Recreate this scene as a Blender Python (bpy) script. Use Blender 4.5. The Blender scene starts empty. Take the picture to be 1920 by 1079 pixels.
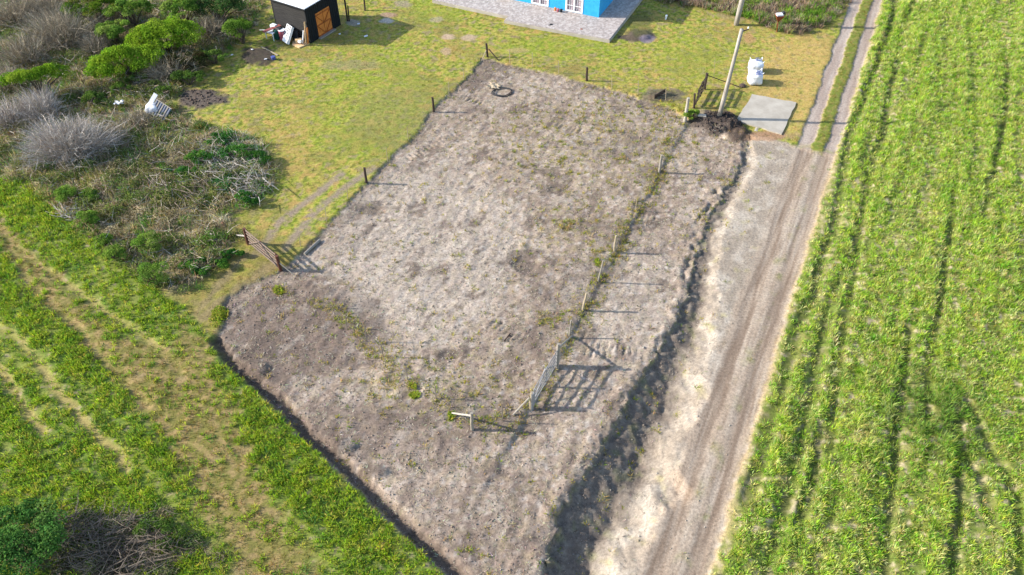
import bpy, math, random
import numpy as np
from mathutils import Vector, Matrix

# ------------------------------------------------------------------ camera, sky, sun, exposure
S = bpy.context.scene
FPX, CH, PITCH = 1480.0, 30.0, 45.0
cam = bpy.data.cameras.new("camera"); cam.sensor_width = 36.0; cam.lens = 36.0 * FPX / 1920.0
cam.clip_start = 0.5; cam.clip_end = 6000
co = bpy.data.objects.new("camera", cam); S.collection.objects.link(co)
co.location = (0, 0, CH); co.rotation_euler = (math.radians(90 - PITCH), 0, 0)
S.camera = co
SUN_EL = math.radians(26)
w = bpy.data.worlds.new("World"); S.world = w; w.use_nodes = True
sky = w.node_tree.nodes.new('ShaderNodeTexSky'); sky.sky_type = 'NISHITA'; sky.sun_disc = False
sky.sun_elevation = SUN_EL; sky.sun_rotation = math.radians(-92)
w.node_tree.links.new(sky.outputs[0], w.node_tree.nodes['Background'].inputs[0])
w.node_tree.nodes['Background'].inputs[1].default_value = 0.15
sl = bpy.data.lights.new("sun", 'SUN'); sl.energy = 4.3; sl.angle = math.radians(0.6); sl.color = (1.0, 0.94, 0.85)
so = bpy.data.objects.new("sun", sl); S.collection.objects.link(so)
sd = Vector((math.cos(SUN_EL), -0.035, -math.sin(SUN_EL)))
so.rotation_euler = sd.to_track_quat('-Z', 'Y').to_euler(); so.location = (-30, 20, 30)
S.view_settings.view_transform = 'Standard'; S.view_settings.look = 'None'
S.view_settings.gamma = 1.0; S.view_settings.exposure = 1.22

C = S.collection
rnd = random.Random(7)
R = np.random.default_rng(11)
KALB = 0.60

def lin(h, k=None):
    v = np.array([int(h[i:i+2], 16) for i in (1, 3, 5)]) / 255.0
    v = np.where(v <= 0.04045, v / 12.92, ((v + 0.055) / 1.055) ** 2.4)
    return v * (KALB if k is None else k)

# ------------------------------------------------------------------ noise
_rg = np.random.default_rng(5)
_perm = _rg.permutation(4096).astype(np.int64); _ga = _rg.uniform(0, 2*np.pi, 4096)
_gx, _gy = np.cos(_ga), np.sin(_ga)
def perlin(x, y, seed=0):
    x = np.asarray(x, float) + seed * 37.17; y = np.asarray(y, float) + seed * 91.71
    xi = np.floor(x).astype(np.int64); yi = np.floor(y).astype(np.int64)
    fx = x - xi; fy = y - yi
    def g(ix, iy, dx, dy):
        h = _perm[(_perm[ix & 4095] + iy) & 4095]
        return _gx[h] * dx + _gy[h] * dy
    u = fx*fx*fx*(fx*(fx*6-15)+10); v = fy*fy*fy*(fy*(fy*6-15)+10)
    a = g(xi, yi, fx, fy); b = g(xi+1, yi, fx-1, fy); c = g(xi, yi+1, fx, fy-1); d = g(xi+1, yi+1, fx-1, fy-1)
    return ((a*(1-u)+b*u)*(1-v) + (c*(1-u)+d*u)*v) * 1.5
def fbm(x, y, f=1.0, o=3, seed=0, gain=0.5):
    t = 0; a = 1.0; n = 0
    for i in range(o):
        t = t + a * perlin(x*f, y*f, seed + i); n += a; a *= gain; f *= 2.03
    return t / n
def sst(a, b, x):
    t = np.clip((x - a) / (b - a), 0, 1); return t*t*(3-2*t)
def mix(c0, c1, m): return c0 * (1 - m[..., None]) + c1 * m[..., None]

# ------------------------------------------------------------------ photo ray -> ground
_s = math.sqrt(0.5)
def ray(u, v):
    a = (u - 960) / FPX; b = -(v - 539.5) / FPX
    return np.array([a, _s + b*_s, -_s + b*_s])
def W0(u, v, z=0.0):
    d = ray(u, v); t = (z - CH) / d[2]
    return (d[0]*t, d[1]*t)
def PW(pts): return np.array([W0(u, v) for u, v in pts])

# ------------------------------------------------------------------ ground rasters
X0, X1, Y0, Y1, ST = -54.0, 54.0, 7.0, 78.0, 0.1
xs = np.arange(X0, X1 + 1e-6, ST); ys = np.arange(Y0, Y1 + 1e-6, ST)
GX, GY = np.meshgrid(xs, ys)
def sdpoly(pts, X, Y):           # signed distance, negative inside
    P = PW(pts) if isinstance(pts, list) else pts
    d = np.full(X.shape, 1e9); ins = np.zeros(X.shape, bool)
    for i in range(len(P)):
        a = P[i]; b = P[(i+1) % len(P)]; e = b - a
        wx = X - a[0]; wy = Y - a[1]
        t = np.clip((wx*e[0] + wy*e[1]) / (e @ e), 0, 1)
        d = np.minimum(d, (wx - e[0]*t)**2 + (wy - e[1]*t)**2)
        cnd = ((a[1] > Y) != (b[1] > Y)) & (X < (b[0]-a[0]) * (Y-a[1]) / (b[1]-a[1] + 1e-12) + a[0])
        ins ^= cnd
    d = np.sqrt(d); return np.where(ins, -d, d)
def dline(pts, X, Y):
    P = PW(pts); d = np.full(X.shape, 1e9)
    for a, b in zip(P[:-1], P[1:]):
        e = b - a; wx = X - a[0]; wy = Y - a[1]
        t = np.clip((wx*e[0] + wy*e[1]) / (e @ e), 0, 1)
        d = np.minimum(d, (wx - e[0]*t)**2 + (wy - e[1]*t)**2)
    return np.sqrt(d)
# pixel coordinates of each ground point, only used to look up where a patch of soil lies on the ground plan
_dep = GY*_s + CH*_s
PU = 960 + FPX * GX / _dep; PV = 539.5 - FPX * (GY*_s - CH*_s) / _dep
def blob(u, v, ru, rv, n=0.35, seed=3):
    d = np.sqrt(((PU-u)/ru)**2 + ((PV-v)/rv)**2)
    return sst(1.15, 0.7, d + NB * n)

# road frame: s across (right edge = 0, negative to the left), t along
RN = np.array([0.9062, -0.4229]); RD = np.array([0.4229, 0.9062]); RP = np.array([31.35, 64.42])
SS = (GX-RP[0])*RN[0] + (GY-RP[1])*RN[1]; TT = (GX-RP[0])*RD[0] + (GY-RP[1])*RD[1]
NB = fbm(GX, GY, 1.1, 4, 3)
NW = fbm(GX, GY, 2.2, 3, 9)
NL = fbm(GX, GY, 0.28, 3, 21)
def st(u, v):
    p = np.array(W0(u, v)) - RP; return p @ RN, p @ RD

LOT = [(905,112),(915,112),(960,125),(1040,141),(1100,158),(1150,170),(1200,186),(1258,206),(1290,224),(1330,232),(1398,256),(1440,262),
       (1400,700),(1180,1300),(890,1140),(800,1045),(700,950),(600,850),(500,752),(428,680),(405,635),(418,600),(425,560),(470,535),(530,507),
       (560,480),(600,440),(650,385),(700,332),(740,290),(785,250),(805,213),(850,172),(885,140)]
dLot = sdpoly(LOT, GX, GY) + NW*0.28 + NB*0.12
lip_px = [(1402,262),(1388,310),(1350,372),(1322,420),(1303,490),(1287,555),(1258,620),(1215,680),(1182,740),(1150,800),(1098,880),(1050,960),(1018,1079),(985,1180)]
lip = np.array([st(*p) for p in lip_px])
o_ = np.argsort(lip[:, 1]); lipS = np.interp(TT, lip[o_, 1], lip[o_, 0])
amp_px = [(1405,255,0.0),(1390,285,0.22),(1350,372,0.34),(1303,490,0.36),(1262,615,0.6),(1215,680,0.85),(1150,800,1.05),(1050,960,1.15),(1018,1079,1.1),(985,1180,1.1)]
ampT = np.array([(st(a, b)[1], c) for a, b, c in amp_px]); o_ = np.argsort(ampT[:, 0])
AMP = np.interp(TT, ampT[o_, 0], ampT[o_, 1])*0.78*(1 + 0.35*fbm(GX, GY, 0.35, 2, 43))
DD = SS - lipS + NB*0.32 + NW*0.16 + 0.10*fbm(GX, GY, 4.5, 2, 45)            # distance to the road side of the ditch lip
tDrive = st(1430, 262)[1]
lowroad = sst(tDrive + 0.9, tDrive - 0.6, TT + NB*0.5)   # 1 where the wide sandy road lies
RFs = SS + fbm(GX, GY, 0.5, 3, 41)*0.18 + NW*0.09 + 0.06*fbm(GX, GY, 4.5, 2, 42)
# ---- left side polygons
SCRUB = [(-400,-60),(500,-60),(492,15),(470,60),(425,95),(385,125),(335,165),(322,212),(375,238),(470,262),(512,300),(515,345),(480,380),(425,410),(452,450),
         (405,505),(345,560),(300,548),(240,505),(190,458),(120,402),(60,348),(0,332),(-300,300)]
dScr = sdpoly(SCRUB, GX, GY) + NB*0.8
LFIELD = [(-600,260),(0,330),(60,348),(120,402),(190,458),(240,505),(300,548),(340,575),(372,612),(408,640),(428,684),(500,757),(600,857),(700,957),(800,1052),(890,1150),(900,1500),(-1500,1500)]
dLF = sdpoly(LFIELD, GX, GY) + NW*0.25 + NB*0.15
MOWN = [(330,590),(400,640),(410,690),(440,760),(480,860),(550,1000),(620,1090),(640,1200),(480,1200),(430,1079),(370,960),(310,840),(255,770),(205,700),(150,640),(80,575),(20,490),(-60,410),(-50,380),(40,440),(120,530),(200,610),(270,650),(330,660)]
dMW = sdpoly(MOWN, GX, GY) + NB*1.1
HEDGE = [(1215,-10),(1240,6),(1320,18),(1400,38),(1460,62),(1500,66),(1545,52),(1580,20),(1600,-40),(1230,-60)]
dHG = sdpoly(HEDGE, GX, GY) + NB*0.6
MID = sst(-1.62, -1.45, RFs) * sst(-0.72, -0.86, RFs) * sst(1.0, 0.2, lowroad + 0.8*NB)      # grass strip between the two ruts
trench = [(405,640),(430,676),(476,714),(530,759),(574,812),(642,868),(705,931),(755,980),(793,1017),(858,1074),(930,1140)]
dTR = dline(trench, GX, GY) + NW*0.10

is_rf = RFs > 0
soilroad = (RFs <= 0) & (lowroad > 0.5) & (DD > 0) & (TT < tDrive + 1.2)
ruts = (RFs <= 0.05) & (lowroad <= 0.5) & (((RFs > -0.78)) | ((RFs > -2.45) & (RFs < -1.55)))
REG = np.zeros(GX.shape, np.uint8)                      # 0 lawn
REG[dScr < 0] = 6
REG[dLF < 0] = 5
REG[dHG < 0] = 7
REG[(dLot < 0) & (DD < 0)] = 1
REG[soilroad] = 2
REG[soilroad & (DD < 1.9*AMP + 0.25)] = 3
REG[ruts] = 2
REG[is_rf] = 4

# ---- heights
H = np.full(GX.shape, 0.10)
lump = fbm(GX, GY, 1.7, 3, 55)
clod = fbm(GX, GY, 3.6, 2, 61)
H += np.where(REG == 0, 0.03*fbm(GX, GY, 0.6, 3, 71) + 0.012*clod, 0)
mScr = sst(0.3, -0.6, dScr); H += mScr * (0.10*fbm(GX, GY, 0.5, 3, 81) + 0.06*lump)
mLF = sst(0.2, -0.3, dLF); H += mLF * (0.05*fbm(GX, GY, 0.7, 3, 91))
mRF = sst(-0.1, 0.3, RFs); H += mRF * (0.05 + 0.06*fbm(GX, GY, 0.5, 3, 95))
mLot = sst(0.12, -0.12, dLot) * sst(0.05, -0.05, DD)
fence_s = st(1152, 472)[0]
strip = sst(-0.15, 0.15, SS - fence_s - 0.1 + NB*0.25) * sst(7, 3, dline([(995,766),(1090,590),(1237,323),(1262,262)], GX, GY))
scuff = fbm(GX*0.35 + GY*0.9, GX*0.9 - GY*0.35, 1.0, 3, 57) ; scuff = fbm(SS*1.5, TT*0.55, 1.6, 3, 58)
rough = sst(-0.25, 0.35, fbm(GX, GY, 0.45, 3, 59))
Hl = 0.0 + 0.035*lump + (0.004 + 0.026*rough)*clod + 0.045*scuff + 0.05*sst(-1.3, -0.1, DD)*clod + 0.07*NL - 0.11*strip
edge = np.clip(1 - np.abs(DD + 0.35) / 0.4, 0, 1)
Hl += 0.10 * edge * sst(0.0, 0.5, NB + 0.3)             # small windrow of clods on the lip
H = H*(1-mLot) + Hl*mLot
# second broken furrow just inside the lip at the upper half
inner = [(1338,398),(1312,440),(1300,468),(1292,500),(1297,470),(1318,430)]
dIn = dline([(1345,355),(1322,400),(1305,440),(1296,480),(1283,520)], GX, GY) + NW*0.12
H -= 0.17 * sst(0.40, 0.05, dIn + 0.25*np.abs(NB)) * sst(-0.25, 0.15, fbm(GX, GY, 0.9, 2, 44))
# crawler tread strips pressed in the soil
def treads(pts, wd, per, amp, X=GX, Y=GY):
    global H
    P = PW(pts)
    for a, b in zip(P[:-1], P[1:]):
        e = b - a; L = np.linalg.norm(e); e = e / L
        wx = X - a[0]; wy = Y - a[1]; al = wx*e[0] + wy*e[1]; ac = wx*-e[1] + wy*e[0]
        m = ((al > 0) & (al < L)) * sst(wd, wd*0.7, np.abs(ac)) * sst(-0.45, 0.1, NB)
        H = H + m * (amp * np.sin(al * 2*np.pi / per) - 0.02)
for pts in ([(1085,628),(1150,652),(1200,660)], [(1090,655),(1160,672)], [(868,182),(905,196)], [(1040,232),(1092,250)], [(1180,400),(1235,412)],
            [(1195,432),(1218,428)], [(920,600),(985,640)], [(700,400),(720,365)], [(760,300),(860,250)], [(1190,180),(1240,240)]):
    treads(pts, 0.36, 0.32, 0.045)
for pts in ([(985,905),(1000,875),(1020,855)], [(1000,930),(1025,880)], [(960,1010),(990,950)], [(1085,230),(1110,215)]):
    treads(pts, 0.28, 0.22, 0.03)
# front trench
gTR = sst(0.42, 0.12, dTR + 0.14*clod + 0.06*NB)
kTR = 0.30 * (1 + 0.3*NB)
H = H - gTR * kTR * sst(0.5, 0.0, dLot - 0.5)
# roadside ditch
DDp = DD; A = AMP
n_rough = fbm(GX, GY, 1.9, 3, 47)
prof = np.interp(DDp / np.maximum(A, 0.05), [-0.3, 0.0, 0.25, 1.0, 1.9, 2.8, 4.6], [0, -0.10, -0.38, -0.66, -0.95, -0.66, 0.0])
rd = sst(0.02, -0.1, RFs) * sst(0.0, 0.5, lowroad)
Hr = 0.03 + prof*A*(1 + 0.25*n_rough) + 0.09*n_rough*sst(3.6, 2.2, DD / np.maximum(A, 0.05)) - 0.03*sst(0.5, 0.1, np.abs(RFs + 1.95)) - 0.03*sst(0.5, 0.1, np.abs(RFs + 0.65)) \
     + 0.014*fbm(SS, TT*0.12, 3.2, 3, 101) + 0.015*clod*sst(-2.2, -3.2, RFs) + 0.16*lump*sst(2.6, 0.6, DD / np.maximum(A, 0.05)) * sst(0, 0.4, DD) 
mR = rd * (DD > 0) * (A > 0.01)
H = H*(1-mR) + (Hr - 0.11*sst(0.5, 0, DD))*mR
mrut = (sst(-0.82, -0.7, RFs) * sst(0.1, -0.05, RFs) + sst(-2.5, -2.35, RFs) * sst(-1.5, -1.62, RFs)) * (1 - lowroad)
H -= 0.08 * mrut
# pipe-side hollow, mound near the utility pole, spoil heaps
def bump(u, v, ru, rv, h, n=0.3):
    global H
    H = H + h * blob(u, v, ru, rv, n) * (0.8 + 0.5*np.abs(clod) + 0.3*lump)
bump(1345, 232, 42, 17, 0.38); bump(1375, 250, 26, 12, 0.25)
bump(1198, 70, 22, 9, 0.16); bump(485, 108, 30, 16, 0.10); bump(372, 187, 50, 17, 0.10); bump(1235, 180, 30, 9, 0.10)
bump(760, 700, 60, 30, 0.06); bump(840, 740, 60, 25, 0.05)
bump(475, 690, 28, 16, 0.14); bump(640, 835, 30, 12, 0.14); bump(700, 885, 30, 12, 0.12)
for (u, v, ru, rv) in [(985,495,26,17),(845,667,22,9),(700,395,28,8),(1060,692,20,8),(1048,355,22,9)]:
    bump(u, v, ru, rv, -0.09)
# furrows in the right and left fields
RFUR = [[(1722,-60),(1710,8),(1692,50),(1682,112),(1665,187),(1652,267),(1635,300),(1622,370),(1608,430),(1590,552),(1577,615),(1566,690),(1562,760),(1555,850)],
        [(1690,-60),(1665,62),(1647,100),(1620,187),(1595,250),(1578,350),(1560,440),(1540,480),(1520,560),(1490,627),(1477,690),(1460,752),(1445,785),(1430,860),(1400,940)],
        [(1600,470),(1570,540),(1550,602),(1535,670),(1522,740),(1505,821),(1490,884),(1475,934),(1462,984),(1445,1060),(1435,1120)],
        [(1535,800),(1532,850),(1527,900),(1512,934),(1498,985)],
        [(1700,620),(1690,700),(1676,800),(1675,860),(1670,934),(1662,984),(1660,1034),(1655,1120)],
        [(1795,780),(1790,916),(1792,984),(1782,1034),(1785,1120)],
        [(1775,806),(1805,860),(1830,890),(1845,925),(1860,990)],
        [(1810,760),(1865,866),(1887,894),(1900,934),(1907,984),(1915,1079)],
        [(1890,120),(1885,200),(1872,280),(1850,350),(1842,420)], [(1780,420),(1765,520),(1755,600),(1740,700),(1732,790)]]
LFUR = [[(-60,400),(10,437),(57,540),(105,577),(155,627),(195,675),(232,715),(275,765)],
        [(-30,600),(32,635),(55,665),(80,690),(100,727),(130,760),(155,790),(215,850),(240,880)],
        [(0,690),(25,730),(37,752),(57,782),(80,810)], [(20,455),(70,500),(120,530),(200,590),(280,640),(340,700)]]
n_a = fbm(GX, GY, 0.4, 2, 402)
dRF = np.full(GX.shape, 9.0)
for k, p in enumerate(RFUR): dRF = np.minimum(dRF, dline(p, GX, GY) * (1.0 if k < 3 else 1.15))
ROW = fbm(SS*0.95 + 0.15*n_a, TT*0.07, 1.0, 3, 401)
dRF += NW*0.10
_a = np.array(W0(10, 437)); _b = np.array(W0(275, 765)); _d = (_b-_a)/np.linalg.norm(_b-_a)
LS = (GX-_a[0])*_d[1] - (GY-_a[1])*_d[0]; LT = (GX-_a[0])*_d[0] + (GY-_a[1])*_d[1]
LROW = fbm(LS*0.9, LT*0.07, 1.0, 3, 411)
dLFu = np.full(GX.shape, 9.0)
for p in LFUR: dLFu = np.minimum(dLFu, dline(p, GX, GY))
dLFu += NW*0.15 + NB*0.1
H -= (0.14 * sst(0.45, 0.1, dRF) - 0.10*sst(-0.3, 0.4, ROW)) * mRF + 0.06 * sst(0.35, 0.1, dLFu) * mLF

# ---- base colours (albedo)
def patch(c0, c1, n, a=-0.2, b=0.3): return mix(c0, c1, sst(a, b, n))
def bc(h): return np.broadcast_to(lin(h), GX.shape + (3,)).astype(float)
n1 = fbm(GX, GY, 0.9, 4, 131); n2 = fbm(GX, GY, 2.6, 3, 141); n3 = fbm(GX, GY, 0.22, 3, 151); n4 = fbm(GX, GY, 5.0, 1, 161)
lawn = patch(bc('#a0ac3a'), bc('#bcb250'), n1 + 0.5*n3)
lawn = mix(lawn, bc('#b39a5e'), 0.8*sst(0.12, 0.5, n2 + 0.6*n1 + 0.25*n3))
lawn = mix(lawn, bc('#67753a'), 0.7*sst(0.15, 0.5, -n2 - 0.4*n1))
lawn = mix(lawn, bc('#8f806e'), 0.6*sst(0.32, 0.6, fbm(GX, GY, 1.6, 3, 171) + 0.2*n3))
m1 = fbm(GX, GY, 3.6, 2, 145); m2 = fbm(GX, GY, 1.4, 3, 146)
lawn = mix(lawn, bc('#cabb66'), 0.75*sst(0.02, 0.38, m1))
lawn = mix(lawn, bc('#66742e'), 0.75*sst(0.02, 0.38, -m1))
lawn = mix(lawn, bc('#cfa768'), 0.75*sst(0.08, 0.38, m2 + 0.35*n3))
lawn = mix(lawn, bc('#b39c56'), 0.25*sst(0.0, 0.35, fbm(GX, GY, 0.12, 3, 147) + 0.3*n1))
lawn = mix(lawn, bc('#a58f72'), 0.75*sst(0.12, 0.4, -m2 + 0.35*m1))
lawn = mix(lawn, bc('#7e8440'), 0.5*sst(0.0, 0.4, n3 + 0.5*n1))
strawz = np.maximum(blob(1500, 150, 90, 90, 0.5), blob(1480, 225, 60, 40)*0.6)
lawn = mix(lawn, bc('#d2b06c'), 0.75*strawz*sst(-0.7, 0.1, n2))
for (u, v, ru, rv, k) in [(545,270,40,60,.6),(850,100,30,20,.4),(560,320,30,30,.5),(1400,60,60,14,.5)]:
    lawn = mix(lawn, bc('#bda05c'), k*blob(u, v, ru, rv, 0.8)*sst(-0.4, 0.2, n2))
greenz = np.maximum.reduce([blob(1050, 90, 120, 22, .7)*0.5, blob(820, 20, 60, 30, .7)*0.5, blob(1300, 110, 80, 50, .7)*0.35, blob(700, 200, 130, 120, .6)*0.35])
lawn = mix(lawn, bc('#92a630'), greenz*0.85)
soilA = patch(bc('#b09c8a'), bc('#c6b29f'), n1 + n3)
soilA = mix(soilA, bc('#8d7b70'), 0.8*sst(0.0, 0.5, -n2 - 0.5*n1 + 0.6*scuff))
soilA = mix(soilA, bc('#ddd2c6'), 0.6*sst(0.1, 0.5, fbm(GX, GY, 3.1, 2, 181)))
soilA = mix(soilA, bc('#a19372'), 0.45*sst(0.05, 0.5, fbm(GX, GY, 1.9, 3, 191) + 0.15))
dk = np.maximum.reduce([blob(560, 620, 170, 110, .6), blob(480, 700, 90, 60, .5), blob(640, 800, 120, 60, .5)*0.8, blob(780, 820, 170, 70, .8)*0.6, blob(900, 1000, 160, 110, .8)*0.35])
soilA = mix(soilA, bc('#7f6e63'), 0.78*dk)
cen = np.maximum(blob(800, 470, 190, 170, .5), blob(1180, 560, 110, 130, .5)*0.7)
soilA = mix(soilA, bc('#dacdbd'), 0.38*cen)
dk2 = np.zeros(GX.shape)
for (u, v, ru, rv, k) in [(985,495,42,26,.8),(845,665,32,11,.7),(1045,355,34,14,.6),(700,392,40,13,.7),(1130,425,60,14,.6),(1210,420,36,10,.8),(1207,385,28,7,.5),(1060,560,60,70,.35),
                          (1000,640,60,40,.4),(1170,280,60,26,.5),(930,120,60,20,.6),(880,150,30,22,.6),(760,315,30,10,.4),(680,600,50,40,.4),(900,770,120,30,.5),(640,840,44,12,.8),
                          (700,885,36,10,.7),(505,650,50,30,.6),(455,690,36,40,.8),(1040,1040,60,50,.3),(1230,470,26,8,.5),(1120,520,40,60,.4),(1090,620,30,22,.6),(1215,330,30,20,.4),(770,790,60,14,.6),
                          (1250,410,18,5,.5),(1215,395,30,6,.6),(1180,560,60,10,.3),(1240,195,50,12,.6)]:
    dk2 = np.maximum(dk2, k*blob(u, v, ru, rv, 0.9))
soilA = mix(soilA, bc('#6a5c53'), 0.95*dk2)
dp1 = fbm(SS*0.8, TT*0.5, 0.9, 4, 521, 0.6)
soilA = mix(soilA, bc('#7d6d62'), 0.75*sst(0.20, 0.34, dp1 + 0.25*n2))
soilA = mix(soilA, bc('#d4c7b7'), 0.32*sst(0.18, 0.32, -dp1 + 0.2*n2))
ol = np.maximum(blob(1120, 270, 200, 90, .8), np.maximum(blob(800, 730, 150, 60, .8), blob(1080, 430, 80, 60, .8)))
soilA = mix(soilA, bc('#a59a5e'), 0.42*ol*sst(0.0, 0.4, n2 + n4*0.3))
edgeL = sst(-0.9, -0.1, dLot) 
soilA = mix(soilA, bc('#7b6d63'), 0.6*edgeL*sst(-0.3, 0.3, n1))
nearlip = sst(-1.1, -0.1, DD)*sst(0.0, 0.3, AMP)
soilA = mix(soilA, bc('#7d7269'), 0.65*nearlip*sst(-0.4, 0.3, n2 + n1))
streak = fbm(SS, TT*0.07, 2.6, 3, 201); streak2 = fbm(SS, TT*0.05, 7.0, 2, 211)
verge = patch(bc('#ac9e8d'), bc('#c4b7a6'), n1 + 0.6*n3)
verge = mix(verge, bc('#cbc1b2'), 0.4*sst(0.15, 0.5, n1 + 0.4*n2))
verge = mix(verge, bc('#9d8f7e'), 0.6*sst(0.15, 0.5, n2))
verge = mix(verge, bc('#b9ae7c'), 0.6*sst(0.2, 0.55, fbm(GX, GY, 1.2, 3, 221)))
road = mix(bc('#b6a28d'), bc('#c8b7a3'), sst(-0.4, 0.4, streak + 0.4*n1))
road = mix(road, bc('#96816f'), 0.85*np.maximum(sst(0.55, 0.15, np.abs(RFs + 1.95 + 0.12*n3)), sst(0.5, 0.1, np.abs(RFs + 0.62)))*sst(-0.5, 0.25, streak + 0.6*streak2))
road = mix(road, bc('#8a7664'), 0.55*sst(0.1, 0.5, streak2))
streak3 = fbm(SS, TT*0.035, 4.2, 2, 213)
road = mix(road, bc('#d6c8b6'), 0.4*sst(0.1, 0.45, streak3))
road = mix(verge, road, sst(-2.9, -2.3, RFs + 0.2*NB))
road = mix(road, bc('#b79f76'), 0.7*sst(-0.35, 0.0, RFs)*sst(-0.4, 0.2, n2)*lowroad)
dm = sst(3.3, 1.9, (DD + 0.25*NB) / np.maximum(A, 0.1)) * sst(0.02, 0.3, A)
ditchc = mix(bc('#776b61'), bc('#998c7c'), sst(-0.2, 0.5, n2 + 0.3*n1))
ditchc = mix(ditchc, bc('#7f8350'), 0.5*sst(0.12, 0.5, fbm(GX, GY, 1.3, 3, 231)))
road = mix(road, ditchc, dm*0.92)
rutc = mix(bc('#b3a092'), bc('#c4b4a6'), sst(-0.3, 0.3, streak))
fieldc = patch(bc('#7e8e3e'), bc('#a09e58'), n1); fieldc = mix(fieldc, bc('#d3c19c'), sst(0.15, 0.45, n2 + 0.3*n1)); fieldc = mix(fieldc, bc('#6c7c38'), 0.6*sst(0.1, 0.5, -n2))
fieldc = mix(fieldc, bc('#5d6436'), 0.7*sst(0.45, 0.1, dRF)*sst(-0.5, 0.2, n1))
fieldc = mix(fieldc, bc('#c8b888'), 0.6*sst(0.15, 0.45, -ROW)*sst(-0.3, 0.3, n2))
lfc = patch(bc('#738a38'), bc('#90984a'), n1); lfc = mix(lfc, bc('#b8a468'), 0.85*sst(0.42, 0.05, dLFu)*sst(-0.7, 0.0, n1 + 0.3))
lfc = mix(lfc, bc('#9aa048'), 0.6*sst(0.1, 0.4, -LROW))
lfc = mix(lfc, bc('#b29f80'), 0.8*sst(0.25, 0.5, n2))
mw = sst(0.4, -0.6, dMW)
mwc = patch(bc('#8a8446'), bc('#ae9664'), n2 + 0.4*n1); mwc = mix(mwc, bc('#a08c70'), 0.45*sst(0.25, 0.5, n1))
lfc = mix(lfc, mwc, mw)
scr = patch(bc('#968a62'), bc('#b4a47c'), n2); scr = mix(scr, bc('#646a3a'), 0.7*sst(0.05, 0.4, n1)); scr = mix(scr, bc('#6d5f54'), 0.5*sst(0.1, 0.5, -n2-n1))
hg = patch(bc('#8f7f5e'), bc('#7b7d3b'), n1)

COL = lawn.copy()
# lawn bare patches and the wheel path to the left gate
path = np.minimum(dline([(700,318),(640,360),(583,408),(558,440),(535,468)], GX, GY), dline([(640,330),(590,370),(524,420),(505,448),(480,480)], GX, GY))
pth = sst(0.42, 0.10, path + 0.22*NB)*sst(-0.75, 0.0, NB + n2)
COL = mix(COL, bc('#a2907c'), 0.95*pth)
gp = dline([(508,500),(470,530),(430,560),(385,595)], GX, GY)
gp2 = dline([(460,478),(425,520),(395,560),(370,590)], GX, GY)
COL = mix(COL, bc('#a8927a'), 0.8*sst(0.6, 0.15, np.minimum(gp, gp2 + 0.15) + 0.4*NB))
COL = mix(COL, bc('#8d8046'), 0.5*sst(2.5, 0.8, np.minimum(gp, gp2)))
for (u, v, ru, rv, c, k) in [(840,72,13,6,'#c9ae94',.9),(836,100,10,8,'#c4a58a',.7),(880,73,16,6,'#c8ae94',.8),(724,42,16,5,'#cfc6bc',.9),(662,45,14,6,'#b5aaa6',.7),(727,30,16,5,'#b79583',.8),
                             (1195,70,34,13,'#5d514b',.95),(1213,77,16,7,'#8d8190',.8),(375,187,54,19,'#6a5d58',.95),(485,108,34,20,'#4d4340',.95),(330,212,22,10,'#6d5e50',.8),
                             (1200,50,24,25,'#62663a',.6),(1240,182,46,13,'#6b5f5c',.8),(1400,30,60,10,'#b59a7a',.6),(1405,75,12,12,'#c79b6e',.7),(660,125,60,10,'#9c8e70',.5),(740,220,90,60,'#8d8458',.4),
                             (970,98,22,5,'#c8ac7c',.6),(820,40,14,6,'#b9a792',.6),(755,10,18,8,'#a8968c',.6),(1478,12,30,10,'#8d7b66',.7),(1345,232,52,22,'#4d4440',.95),(1385,255,26,12,'#5b4c42',.9),
                             (1440,256,44,9,'#b38f70',.85),(1310,215,22,8,'#9d9187',.6),(1425,245,80,30,'#9a8d55',.0)]:
    COL = mix(COL, bc(c), k*blob(u, v, ru, rv, 0.55))
def over(c, m):
    global COL
    COL = mix(COL, c, m)
over(scr, sst(0.5, -0.4, dScr)); over(hg, sst(0.5, -0.3, dHG)); over(lfc, sst(0.25, -0.15, dLF))
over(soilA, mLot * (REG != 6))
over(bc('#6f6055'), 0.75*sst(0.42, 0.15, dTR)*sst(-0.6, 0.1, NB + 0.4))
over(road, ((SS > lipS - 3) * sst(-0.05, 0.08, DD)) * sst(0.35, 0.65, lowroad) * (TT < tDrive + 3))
for (u, v, ru, rv, c, k) in [(1345,232,52,22,'#4d4440',.9),(1385,256,26,12,'#5b4c42',.85),(1440,258,44,8,'#b38f70',.8)]:
    COL = mix(COL, bc(c), k*blob(u, v, ru, rv, 0.55))
over(rutc, mrut)
over(bc('#7d6a5a'), 0.35*lowroad*(RFs < 0)*(DD > 0)*np.maximum(sst(0.45, 0.2, np.abs(RFs + 1.95 + 0.12*n3)), sst(0.38, 0.12, np.abs(RFs + 0.7)))*sst(-0.3, 0.3, streak))
over(patch(bc('#7f8c3a'), bc('#9d9552'), n2), MID)
over(fieldc, sst(-0.08, 0.1, RFs)); over(bc('#b9a27a'), 0.6*sst(0.40, 0.05, np.abs(RFs - 0.05) + 0.5*np.abs(n2) + 0.3*np.abs(n4))*sst(-0.5, 0.1, n1))
BLZ = blob(185, 1030, 200, 72, .6)
over(patch(bc('#75674f'), bc('#8f8560'), n2), 0.9*BLZ)
H = np.where(np.isfinite(H), H, 0)

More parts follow.
